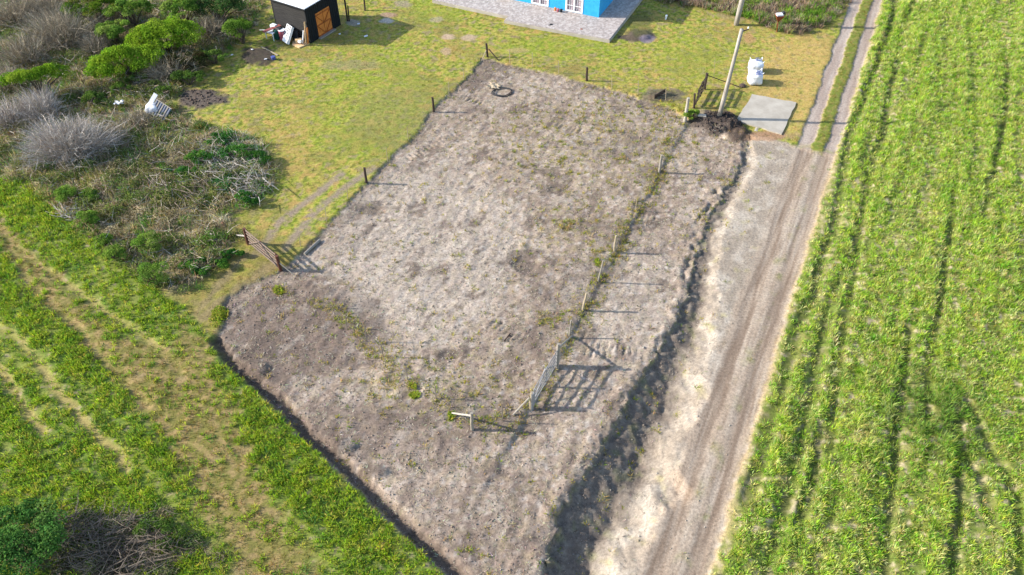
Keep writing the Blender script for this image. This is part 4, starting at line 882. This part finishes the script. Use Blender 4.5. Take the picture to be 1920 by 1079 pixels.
# ------------------------------------------------------------------ utility poles
p_ = W(1349, 216); q_ = TOP(p_, 1391, 55)
t = thing('utility_pole', 'tall weathered wooden utility pole leaning right beside the dark mound', 'pole', p_)
mb = MB(); mb.tube(p_ - Vector((0, 0, .3)), q_, 0.155, 0.11, 14, 0.012); mb.build('shaft', M['pole'], t, True)
mb = MB(); mb.beam(q_ + Vector((-0.1, 0, -0.22)), q_ + Vector((0.45, 0.1, -0.05)), 0.06, 0.06); mb.build('crossarm', M['gatedark'], t)
mb = MB(); mb.lathe(q_ + Vector((0.42, 0.1, -0.02)), [(0.03, 0), (0.05, 0.03), (0.03, 0.06), (0.05, 0.1), (0.02, 0.13)], 10); mb.build('insulator', M['white'], t)
p_ = W(1380, 47); q_ = TOP(p_, 1393, -40)
t = thing('utility_pole', 'whitewashed utility pole cut by the top edge right of the house', 'pole', p_)
mb = MB(); mb.tube(p_ - Vector((0, 0, .3)), q_ + Vector((0.4, 0, 2.4)), 0.21, 0.15, 14, 0.012); mb.build('shaft', M['pole'], t, True)

# ------------------------------------------------------------------ driveway slab over the culvert
pts = [W0(*p, 0.16) for p in ((1411,178),(1494,193),(1466,252),(1379,226))]
def wob(pts, k=7, a=0.05):
    out = []
    for i in range(len(pts)):
        p0, p1 = pts[i], pts[(i+1) % len(pts)]
        for j in range(k):
            t_ = j/k; out.append((p0[0]*(1-t_) + p1[0]*t_ + rnd.uniform(-a, a), p0[1]*(1-t_) + p1[1]*t_ + rnd.uniform(-a, a)))
    return out
mb = MB(); mb.prism(wob(pts), -0.25, 0.19); o = mb.build('driveway_slab', M['concrete']); o['kind'] = 'structure'
t = thing('culvert_pipe', 'dark open end of a culvert pipe under the near edge of the concrete slab', 'pipe', W(1418, 248))
c_ = Vector((*W0(1417, 247), -0.12)); dr = Vector((RD[0], RD[1], 0)); mb = MB()
for r_ in (0.24,):
    n_ = 16; u_ = dr.orthogonal().normalized(); v_ = dr.cross(u_); vs = []
    for h_, rr in ((0, 0.24), (0, 0.19), (1.2, 0.19), (1.2, 0.24)):
        vs += [c_ - dr*0.1 + dr*h_ + u_*rr*math.cos(2*math.pi*i/n_) + v_*rr*math.sin(2*math.pi*i/n_) for i in range(n_)]
    mb.add(vs, [(k*n_+i, k*n_+(i+1) % n_, ((k+1) % 4)*n_+(i+1) % n_, ((k+1) % 4)*n_+i) for k in range(4) for i in range(n_)])
mb.build('pipe_wall', M['concrete'], t)

# ------------------------------------------------------------------ blue house and its terrace
e1 = Vector((-RN[0], -RN[1], 0)); e2 = Vector((RD[0], RD[1], 0)); UP = Vector((0, 0, 1))
TZ = 0.38
a0 = Vector((*W0(1143, 75, TZ), 0)); a1 = Vector((*W0(945, 38, TZ), 0))
def xy(v): return (v.x, v.y)
cr = a0; far = cr + e2*16
f1x = a1; f2x = f1x + e2*0.75; f3x = f2x + e1*7.0
mb = MB(); mb.prism([xy(cr), xy(far), xy(far + e1*17), xy(f3x + e2*2), xy(f3x), xy(f2x), xy(f1x)][::-1], -0.1, TZ - 0.05); o = mb.build('terrace_base', M['concrete']); o['kind'] = 'structure'
def inset(p, a, b): return xy(p + e1*a + e2*b)
mb = MB(); mb.prism([inset(cr, .04, .04), inset(far, .04, 0), inset(far + e1*17, 0, 0), inset(f3x + e2*2, -.04, 0), inset(f3x, -.04, .04), inset(f2x, -.04, .04), inset(f1x, -.04, .04)][::-1], TZ - 0.045, TZ); o = mb.build('terrace', M['slab']); o['kind'] = 'structure'
hc = Vector((*W0(1122.4, 33.4, TZ), TZ)); HWid, HDep, HHt = 11.0, 8.0, 2.75
house = thing('blue_house', 'bright blue house with white-framed barred windows at the top edge', 'house', hc)
def hp(a, b, z_): return hc + e1*a + e2*b + UP*z_
# front wall built as pieces around the openings, walls 0.2 thick
wins = [(1.42, 1.46), (4.42, 1.5), (7.6, 1.4)]          # start along the front, width
mb = MB(); cur = 0.0; th = 0.2; WB, WT = 0.04, 2.05
def wallseg(a, b, z0, z1): mb.box(hp((a+b)/2, th/2, (z0+z1)/2), (b-a, th, z1-z0), e1, e2, UP)
for s_, w_ in wins:
    wallseg(cur, s_, 0, HHt); wallseg(s_, s_+w_, WT, HHt); wallseg(s_, s_+w_, 0, WB); cur = s_+w_
wallseg(cur, HWid, 0, HHt)
mb.box(hp(th/2, HDep/2 + th/2, HHt/2), (th, HDep - th, HHt), e1, e2, UP); mb.box(hp(HWid - th/2, HDep/2 + th/2, HHt/2), (th, HDep - th, HHt), e1, e2, UP)
mb.box(hp(HWid/2, HDep - th/2 + 0.001, HHt/2), (HWid - 2*th - 0.004, th, HHt), e1, e2, UP)
mb.build('wall', M['blue'], house)
for s_, w_ in wins:
    mb = MB(); fw = 0.09
    for a, b, z0, z1 in ((s_-0.03, s_+fw, WB, WT+0.03), (s_+w_-fw, s_+w_+0.03, WB, WT+0.03), (s_+fw, s_+w_-fw, WT-fw, WT+0.03), (s_+fw, s_+w_-fw, WB, WB+fw), (s_+w_/2-0.04, s_+w_/2+0.04, WB+fw, WT-fw)):
        mb.box(hp((a+b)/2, 0.02, (z0+z1)/2), (b-a, 0.1, z1-z0), e1, e2, UP)
    fr = mb.build('window', M['white'], house)
    mb = MB(); mb.box(hp(s_+w_/2, 0.12, (WB+WT)/2), (w_-0.02, 0.02, WT-WB-0.02), e1, e2, UP); mb.build('pane', M['curtain'], fr)
    mb = MB()
    for k in range(1, 9):
        a = s_ + w_*k/9
        if abs(a - s_ - w_/2) > 0.05: mb.tube(hp(a, 0.005, WB+fw), hp(a, 0.005, WT-fw), 0.011, 0.011, 6)
    for z_ in (0.55, 1.15, 1.7): mb.box(hp(s_+w_/2, -0.01, z_), (w_-2*fw, 0.02, 0.035), e1, e2, UP)
    mb.build('window_bars', M['white'], fr)
mb = MB(); mb.box(hp(HWid/2, HDep/2, HHt+0.12), (HWid+0.5, HDep+0.5, 0.2), e1, e2, UP, 0.03); mb.build('roof', M['roofwhite'], house)
# toys / pots by the wall
GTy = 'small bright things by the blue wall'
for (u, v, r_, mm, lab, cat, nm) in ((1041,20,0.10,'doorwood','small orange pot on the terrace between the windows, the leftmost one','pot','flower_pot'), (1046,22,0.12,'red','red pot on the terrace between the two windows','pot','flower_pot'), (1052,23,0.12,'black','dark blue-black pot nearest the right window','pot','flower_pot')):
    c_ = Vector((*W0(u, v, TZ), TZ)); mb = MB(); mb.lathe(c_, [(r_*0.7, 0), (r_, 0.2), (r_*1.1, 0.22), (r_*0.9, 0.22), (r_*0.3, 0.26)], 12); tag(mb.build(nm, M[mm]), lab, cat, GTy)
c_ = Vector((*W0(1031, 51, 0.2), 0.1)); mb = MB(); mb.box(c_ + Vector((0, 0, .16)), (0.5, 0.16, 0.3), (1, 0.5, 0.2), None, (0, -0.4, 1), 0.04); mb.tube(c_ + Vector((-.35, -.15, .02)), c_ + Vector((.1, .1, .35)), 0.03)
tag(mb.build('bench_step', M['black']), 'dark object leaning on the front edge of the terrace', 'box')
c_ = Vector((*W0(1090, 59, 0.2), 0.1)); mb = MB(); mb.box(c_ + Vector((0, 0, .15)), (0.2, 0.16, 0.3), e1, e2, UP, 0.02); tag(mb.build('meter_box', M['rust']), 'small brown box against the terrace edge near its corner', 'box')

# ------------------------------------------------------------------ black shed
sc = Vector((*W0(583, 82, 0.1), 0.1)); a_ = math.radians(31); r2 = Vector((math.sin(a_), math.cos(a_), 0)); l1 = Vector((-r2.y, r2.x, 0))
SW, SDp, SH = 3.45, 3.6, 2.75
shed = thing('black_shed', 'black wooden shed with white roof and orange double door', 'shed', sc)
def sp(a, b, z_): return sc + l1*a + r2*b + UP*z_
mb = MB(); nb_ = 17
for k in range(nb_):                                    # lapped boards on the left wall
    z0 = SH*k/nb_; mb.box(sp(SW/2, 0.04 - 0.012*(k % 2), z0 + SH/nb_/2), (SW-0.02, 0.05, SH/nb_*0.93), l1, r2, UP)
mb.box(sp(SW/2, 0.10, SH/2), (SW-0.04, 0.05, SH), l1, r2, UP); mb.build('side_wall', M['shedwall'], shed)
d0, d1, dh = 0.98, 2.62, 2.0
mb = MB()
for a, b, z0, z1 in ((0, d0, 0, SH), (d1, SDp, 0, SH), (d0, d1, dh, SH)):
    mb.box(sp(0.04, (a+b)/2, (z0+z1)/2), (0.08, b-a, z1-z0), l1, r2, UP)
for b in np.arange(0.1, SDp, 0.22):
    z0 = 0 if (b < d0 or b > d1) else dh
    mb.box(sp(-0.012, b, (z0+SH)/2), (0.022, 0.05, SH-z0-0.02), l1, r2, UP)
mb.box(sp(SW-0.04, SDp/2, SH/2), (0.08, SDp, SH), l1, r2, UP); mb.box(sp(SW/2, SDp-0.05, SH/2), (SW-0.18, 0.08, SH), l1, r2, UP)
mb.build('front_wall', M['shedside'], shed)
for k in range(2):
    b0 = d0 + 0.02 + k*(d1-d0)/2; b1 = b0 + (d1-d0)/2 - 0.04
    mb = MB()
    for j in range(5): mb.box(sp(0.02, b0 + (b1-b0)*(j+.5)/5, dh/2), (0.04, (b1-b0)/5*0.96, dh-0.06), l1, r2, UP)
    dd = mb.build('door', M['doorwood'], shed)
    mb = MB()
    for z_ in (0.15, 1.0, 1.82): mb.box(sp(-0.015, (b0+b1)/2, z_), (0.03, b1-b0-0.02, 0.10), l1, r2, UP)
    for (za, zb) in ((0.2, 0.95), (1.05, 1.77)):
        s_, e_ = (b0+0.05, b1-0.05) if k else (b1-0.05, b0+0.05)
        mb.beam(sp(-0.018, s_, za), sp(-0.018, e_, zb), 0.022, 0.09, up=l1)
    mb.build('door_brace', M['doorbrace'], dd)
    mb = MB(); hb = b1-0.07 if k == 0 else b0+0.07; mb.tube(sp(-0.05, hb, 0.95), sp(-0.05, hb, 1.12), 0.012); mb.build('handle', M['black'], dd)
mb = MB(); mb.box(sp(-0.14, (d0+d1)/2, 0.03), (0.26, d1-d0+0.2, 0.12), l1, r2, UP, 0.01); mb.build('threshold', M['postgrey'], shed)
mb = MB(); mb.box(sp(SW/2, SDp/2, SH+0.07), (SW+0.24, SDp+0.26, 0.07), l1, r2, UP)
for k in range(12): mb.box(sp(-0.05 + (SW+0.1)*k/11, SDp/2, SH+0.115), (0.04, SDp+0.24, 0.02), l1, r2, UP)
mb.build('roof', M['roofwhite'], shed)
mb = MB(); mb.box(sp(SW/2, -0.15, SH+0.035), (SW+0.24, 0.03, 0.13), l1, r2, UP); mb.box(sp(-0.14, SDp/2, SH+0.035), (0.03, SDp+0.2, 0.13), l1, r2, UP); mb.build('fascia', M['shedside'], shed)

# junk along the shed's left wall
def sg(a, b, z_=0.0): p = sp(a, b, 0); return Vector((p.x, p.y, hz(p.x, p.y) + z_))
mb = MB(); mb.prism([xy(sg(a, b)) for a, b in ((0.0, -0.15), (0.25, -1.05), (1.0, -1.0), (1.35, -0.55), (0.9, -0.2))], 0.08, 0.19); tag(mb.build('plywood_sheet', M['ply']), 'pale plywood offcuts lying on the grass at the shed corner', 'board')
for (a, b, ta, tb, z_, wd, mm, lab) in ((0.10, -0.42, 0.16, -0.06, 1.75, 0.14, 'ply', 'tallest pine plank leaning on the shed corner'), (0.0, -0.30, -0.02, -0.09, 1.35, 0.13, 'doorwood', 'shorter orange plank leaning beside the tallest one'),
                                        (0.42, -0.45, 0.44, -0.08, 1.0, 0.09, 'plastic', 'short white plastic pipe standing against the shed')):
    mb = MB(); (mb.beam(sg(a, b, 0.1), sg(ta, tb, z_), 0.035, wd, up=r2) if mm != 'plastic' else mb.tube(sg(a, b, 0.1), sg(ta, tb, z_), 0.05)); tag(mb.build('leaning_plank' if mm != 'plastic' else 'plastic_pipe', M[mm]), lab, 'plank' if mm != 'plastic' else 'pipe')
t = thing('old_cooker', 'white panel with dark slots propped on its side against the shed', 'appliance', sg(1.55, -0.8))
ax2 = (l1*0.93 + r2*0.3).normalized(); az2 = (UP*0.75 + r2*0.62).normalized(); ay2 = az2.cross(ax2)
c_ = sg(1.62, -0.62, 0.62); mb = MB(); mb.box(c_, (0.72, 0.22, 1.35), ax2, ay2, az2, 0.02); mb.build('body', M['plastic'], t)
for i in range(3):
    for j in range(5):
        for sgn in (-1, 1):
            mb = MB(); mb.box(c_ + ax2*(-0.22+0.22*i + rnd.uniform(-.03, .03)) + az2*(-0.12+0.17*j) + ay2*0.113*sgn, (0.16, 0.014, 0.11), ax2, ay2, az2); mb.build('slot', M['gatedark'], t)
mb = MB(); c2 = sg(1.2, -0.35, 0.45); mb.beam(c2 + Vector((0, 0, -.4)), c2 + Vector((.05, .2, .4)), 0.05, 0.5, up=l1); tag(mb.build('leaning_sheet', M['black']), 'dark panel leaning behind the white slotted panel', 'panel')
mb = MB(); mb.box(sg(0.75, -0.5, 0.28), (0.5, 0.35, 0.22), (1, 0.3, 0), None, None, 0.01); tag(mb.build('wooden_crate', M['ply']), 'small pine box on the plywood offcuts', 'box')
mb = MB(); mb.box(sg(0.5, -0.62, 0.3), (0.28, 0.2, 0.2), (1, -0.5, 0.1), None, None, 0.03); tag(mb.build('paper_sack', M['bag']), 'small white sack on the plywood offcuts', 'sack')
t = thing('plastic_drum', 'faded pink and red drum by the shed wall', 'drum', sg(2.3, -0.5))
mb = MB(); mb.lathe(sg(2.25, -0.62, 0.02), [(0.24, 0), (0.27, 0.05), (0.27, 0.3), (0.285, 0.33), (0.27, 0.36), (0.27, 0.7), (0.24, 0.76)], 20); mb.build('body', M['red'], t, False)
mb = MB(); mb.lathe(sg(2.25, -0.62, 0.785), [(0.285, 0), (0.285, 0.04), (0.2, 0.045)], 20); mb.build('lid', M['plastic'], t)
mb = MB(); mb.lathe(sg(2.75, -0.72, 0.02), [(0.26, 0), (0.28, 0.05), (0.28, 0.62), (0.22, 0.72), (0.08, 0.75)], 18); tag(mb.build('plastic_barrel', M['green']), 'dark green barrel beside the pink drum', 'barrel')
t = thing('plastic_table', 'white plastic garden table with junk on it left of the shed wall', 'table', sg(3.1, -0.9))
tc_ = sg(3.1, -0.85, 0.62); mb = MB(); mb.box(tc_, (0.9, 0.8, 0.05), l1, r2, UP, 0.015); mb.build('tabletop', M['plastic'], t)
for i in (-1, 1):
    for j in (-1, 1):
        q_ = tc_ + l1*0.38*i + r2*0.33*j; mb = MB(); mb.tube(Vector((q_.x, q_.y, hz(q_.x, q_.y))), q_ - UP*0.025, 0.03, 0.045, 8); mb.build('leg', M['plastic'], t)
mb = MB(); mb.box(tc_ + UP*0.2 - l1*0.05, (0.34, 1.5, 0.035), (l1*0.95 + r2*0.3).normalized(), None, (UP + l1*0.15).normalized()); tag(mb.build('red_board', M['redboard']), 'long red board lying across the white plastic table', 'board')
mb = MB(); mb.box(tc_ + UP*0.16 + r2*0.45 + l1*0.15, (0.5, 0.35, 0.25), l1, r2, UP, 0.03); tag(mb.build('polystyrene_box', M['plastic']), 'white box at the far end of the plastic table', 'box')
mb = MB(); mb.box(tc_ + UP*0.14 + r2*0.25 - l1*0.55, (0.45, 0.4, 0.3), l1, r2, UP, 0.05); tag(mb.build('black_crate', M['black']), 'black crate between the plastic table and the shed wall', 'crate')
mb = MB(); mb.tube(sg(3.35, -0.5, 0.5), sg(4.4, -0.9, 0.35), 0.025); tag(mb.build('white_rod', M['plastic']), 'long white rod sticking out left of the plastic table', 'rod')
mb = MB(); mb.beam(W(490, 88, 0.05), W(521, 104, 0.05), 0.13, 0.03); tag(mb.build('loose_plank', M['postpale']), 'pale plank lying on the dark earth in front of the shed', 'plank')
mb = MB(); mb.lathe(W(513, 111, 0.0), [(0.16, 0), (0.18, 0.2), (0.15, 0.22)], 12); tag(mb.build('bucket', M['print_']), 'dark blue bucket on the dark earth near the pale plank', 'bucket')
GL = 'scraps of white litter on the lawn'
for (u, v, s_, lab) in ((498,111,0.16,'white scrap on the dark earth below the shed'), (686,68,0.2,'white scrap lying in the shed shadow'), (637,64,0.12,'tiny white scrap near the shed door'), (435,103,0.13,'white scrap on the lawn corner left of the dark earth'),
                        (672,45,0.16,'white scrap next to the bare patch right of the dark posts'), (473,93,0.14,'pale greenish scrap beside the dark earth, under the round bush')):
    mb = MB(); mb.box(W(u, v, 0.04), (s_*1.4, s_, 0.05), (1, rnd.uniform(-1, 1), 0.15), None, (0.2, rnd.uniform(-.3, .3), 1), 0.02); tag(mb.build('litter', M['bag']), lab, 'litter', GL)
def sheet(name, label, cat, u, v, a, b, mm, rot, amp=0.08, nz_=9, z_=0.12):
    p_ = W(u, v, z_); vs = []; fs = []
    for j in range(nz_):
        for i in range(nz_):
            x_ = (i/(nz_-1) - .5)*a*(1 + 0.25*math.sin(j*1.7)); y_ = (j/(nz_-1) - .5)*b*(1 + 0.2*math.sin(i*2.1 + 1))
            xx_, yy_ = x_*math.cos(rot) - y_*math.sin(rot), x_*math.sin(rot) + y_*math.cos(rot)
            vs.append((p_.x+xx_, p_.y+yy_, p_.z + amp*math.sin(i*1.3 + j*0.8)*rnd.uniform(0.5, 1)))
    vs += [(x_, y_, z2 - 0.02) for x_, y_, z2 in vs]; n2_ = nz_*nz_
    for j in range(nz_-1):
        for i in range(nz_-1):
            k = j*nz_+i; fs.append((k, k+1, k+nz_+1, k+nz_)); fs.append((n2_+k+nz_, n2_+k+nz_+1, n2_+k+1, n2_+k))
    mb = MB(); mb.add(vs, fs); return tag(mb.build(name, M[mm]), label, cat)
sheet('plastic_sheet', 'crumpled white plastic sheet lying in the scrub', 'sheet', 223, 192, 0.55, 0.4, 'bag', 0.2, 0.08, 9, 0.55)
sheet('cement_sack', 'pale empty sack lying beside the black hose ring', 'sack', 926, 161, 0.85, 0.65, 'postpale', -0.3, 0.05)
# black hose ring
t_ = W(941, 173, 0.07); mb = MB()
for (R_, r_, dz, ph) in ((0.64, 0.032, 0, 0), (0.56, 0.03, 0.04, 0.5)):
    vs = []; fs = []; A_, B_ = 30, 8
    for i in range(A_):
        a = 2*math.pi*i/A_; cc = Vector((math.cos(a)*R_*1.12 + 0.05*math.sin(3*a+ph), math.sin(a)*R_*0.95, dz + 0.03*math.sin(2*a + ph)))
        for j in range(B_):
            b = 2*math.pi*j/B_; vs.append(t_ + cc + Vector((math.cos(a)*math.cos(b)*r_, math.sin(a)*math.cos(b)*r_, math.sin(b)*r_)))
    for i in range(A_):
        for j in range(B_): fs.append((i*B_+j, ((i+1) % A_)*B_+j, ((i+1) % A_)*B_+(j+1) % B_, i*B_+(j+1) % B_))
    mb.add(vs, fs)
tag(mb.build('coiled_hose', M['black'], None, True), 'ring of coiled black hose on the bare soil near the far left corner', 'hose')
# logs, planks on the soil
mb = MB(); mb.tube(W(571, 477, 0.09), W(600, 450, 0.09), 0.09, 0.08, 9, 0.01); tag(mb.build('fallen_post', M['postgrey']), 'grey fallen post lying on the soil edge right of the red-brown gate', 'post')
mb = MB(); mb.tube(W(945, 640, 0.05), W(957, 625, 0.05), 0.035, 0.03, 6, 0.005); tag(mb.build('stick', M['postdark']), 'short dark stick lying in the middle of the bare soil', 'stick')
mb = MB(); mb.tube(W(1248, 37, 0), W(1250, 30, 0.25), 0.06, 0.06, 8); mb.lathe(W(1249.5, 31, 0.4), [(0.09, 0), (0.10, 0.06), (0.06, 0.12)], 10); tag(mb.build('vent_pipe', M['plastic']), 'short white vent pipe in the grass right of the house', 'pipe')
mb = MB(); mb.box(W(1316, 219, 0.06), (0.55, 0.28, 0.14), (1, -0.2, 0), None, None, 0.05); tag(mb.build('flat_stone', M['concrete']), 'flat pale stone on the ground left of the utility pole foot', 'stone')
t = thing('dark_board', '', 'board', W(1238, 183)); t['label'] = 'dark board propped on edge behind the far fence, left of the gate'
mb = MB(); mb.beam(W(1227, 182, 0.15), W(1248, 170, 0.22), 0.05, 0.32); mb.build('plank', M['gatedark'], t)

# pallet and sack bundle
t = thing('bulk_sack', 'bulging white sack behind the tilted slatted panel at the lawn edge', 'sack', W(287, 200))
def sack(c, sx, sy, sz, seed, parent=None, name='bag_body', tilt=0.0, m_='bag'):
    n1_, n2_ = 22, 14; vs = []; fs = []
    rr = random.Random(seed); ph = [rr.uniform(0, 6.28) for _ in range(6)]
    for j in range(n2_+1):
        v_ = j/n2_; e = 0.55 if 0 < v_ < 1 else 1
        pz = -1 + 2*v_; rad = (1 - abs(pz)**5)**0.5 if abs(pz) < 1 else 0.0
        for i in range(n1_):
            a = 2*math.pi*i/n1_; ca, sa = math.cos(a), math.sin(a); sq = 1/max(abs(ca), abs(sa))**0.72
            w_ = 1 + 0.05*math.sin(3*a + ph[0] + v_*4) + 0.035*math.sin(7*a + ph[1] - v_*6) + 0.03*math.sin(11*v_ + ph[2])
            vs.append((c[0] + ca*sq*rad*sx*w_/2 + tilt*pz*0.2, c[1] + sa*sq*rad*sy*w_/2, c[2] + (pz*0.5 + 0.03*math.sin(4*a + ph[3])*rad)*sz))
    for j in range(n2_):
        for i in range(n1_): fs.append((j*n1_+i, j*n1_+(i+1) % n1_, (j+1)*n1_+(i+1) % n1_, (j+1)*n1_+i))
    mb = MB(); mb.add(vs, fs); return mb.build(name, M[m_], parent, True)
p_ = W(287, 205, 0.4); sack(p_, 0.9, 0.8, 0.8, 3, t)
mb = MB(); q0 = W(291, 190, 0.9); mb.beam(p_ + Vector((-0.2, 0.1, 0.25)), p_ + Vector((0.3, 0.55, 0.85)), 0.3, 0.06, up=(0.3, -0.5, 1)); mb.build('flap', M['bag'], t)
t = thing('slatted_panel', 'bluish slatted metal panel leaning on the white sack', 'panel', W(305, 212))
c0 = W(301, 208, 0.5); ux = Vector((0.85, -0.5, -0.28)).normalized(); vy = Vector((0.30, 0.55, 0.62)); vy = (vy - ux*vy.dot(ux)).normalized(); wn = ux.cross(vy)
mb = MB(); mb.box(c0, (1.3, 1.0, 0.03), ux, vy, wn); mb.build('backing', M['metal'], t)
for k in range(7):
    mb = MB(); mb.box(c0 + ux*(-0.57 + 0.19*k) + wn*0.035, (0.08, 1.0, 0.035), ux, vy, wn); mb.build('slat', M['postgrey'] if k % 2 else M['metal'], t)
for s_ in (-1, 1):
    mb = MB(); mb.box(c0 + vy*0.52*s_ + wn*0.01, (1.36, 0.05, 0.09), ux, vy, wn); mb.build('frame_bar', M['postgrey'], t)

# two white bulk bags on the lawn
GBB = 'white bulk bags on the lawn'
for (u, v, sd_, lab) in ((1417, 125, 11, 'farther white bulk bag on the lawn, blue print at its top'), (1416, 146, 12, 'nearer white bulk bag on the lawn above the concrete slab, blue lettering-like print')):
    p_ = W(u, v, 0.42); t = thing('bulk_bag', lab, 'bag', p_ - Vector((0, 0, 0.42)), GBB)
    sack(p_, 1.0, 0.95, 0.98, sd_, t)
    mb = MB()
    for k in range(4 if sd_ == 12 else 3):
        for j in range(4 + k % 2):
            mb.box(p_ + Vector((-0.02 + 0.1*j - 0.03*k, 0.05 - 0.17*k + (0.28 if sd_ == 11 else 0), 0.50)), (0.06, rnd.uniform(0.07, 0.11), 0.02), (1, -0.15, 0)) if rnd.random() < 0.85 else None
    mb.build('blue_print', M['print_'], t)
    for i in (-1, 1):
        for j in (-1, 1):
            q_ = p_ + Vector((0.34*i, 0.32*j, 0.42)); mb = MB(); mb.tube(q_, q_ + Vector((0.12*i, 0.02, 0.14)), 0.02, 0.02, 6); mb.tube(q_ + Vector((0.12*i, 0.02, 0.14)), q_ + Vector((0.08*i, -0.12*j, 0.0)), 0.02, 0.02, 6); mb.build('lifting_loop', M['bag'], t)

# raised refuse basket on a post
p_ = W(1457, 60); q_ = TOP(p_, 1459, 40)
t = thing('refuse_basket', 'rusty red refuse basket on a thin post near the top right reeds', 'basket', p_)
mb = MB(); mb.tube(p_ - Vector((0, 0, .2)), q_, 0.04, 0.04, 8); mb.build('post', M['rust'], t)
mb = MB(); mb.lathe(q_ - Vector((0, 0, 0.05)), [(0.06, 0), (0.34, 0.38), (0.42, 0.55), (0.40, 0.55), (0.30, 0.36), (0.05, 0.04)], 4); mb.build('basket', M['rust'], t)
mb = MB(); mb.box(q_ + Vector((0, 0.02, 0.52)), (0.5, 0.38, 0.22), (1, 0.1, 0.05), None, None, 0.08); tag(mb.build('rubbish_bag', M['bag']), 'white rubbish bag sitting in the rusty refuse basket', 'bag')
mb = MB(); mb.box(q_ + Vector((0.3, 0.12, 0.62)), (0.22, 0.3, 0.25), (1, 0.2, 0.2), None, None, 0.07); tag(mb.build('rubbish_bag', M['black']), 'black rubbish bag on the right rim of the refuse basket', 'bag')
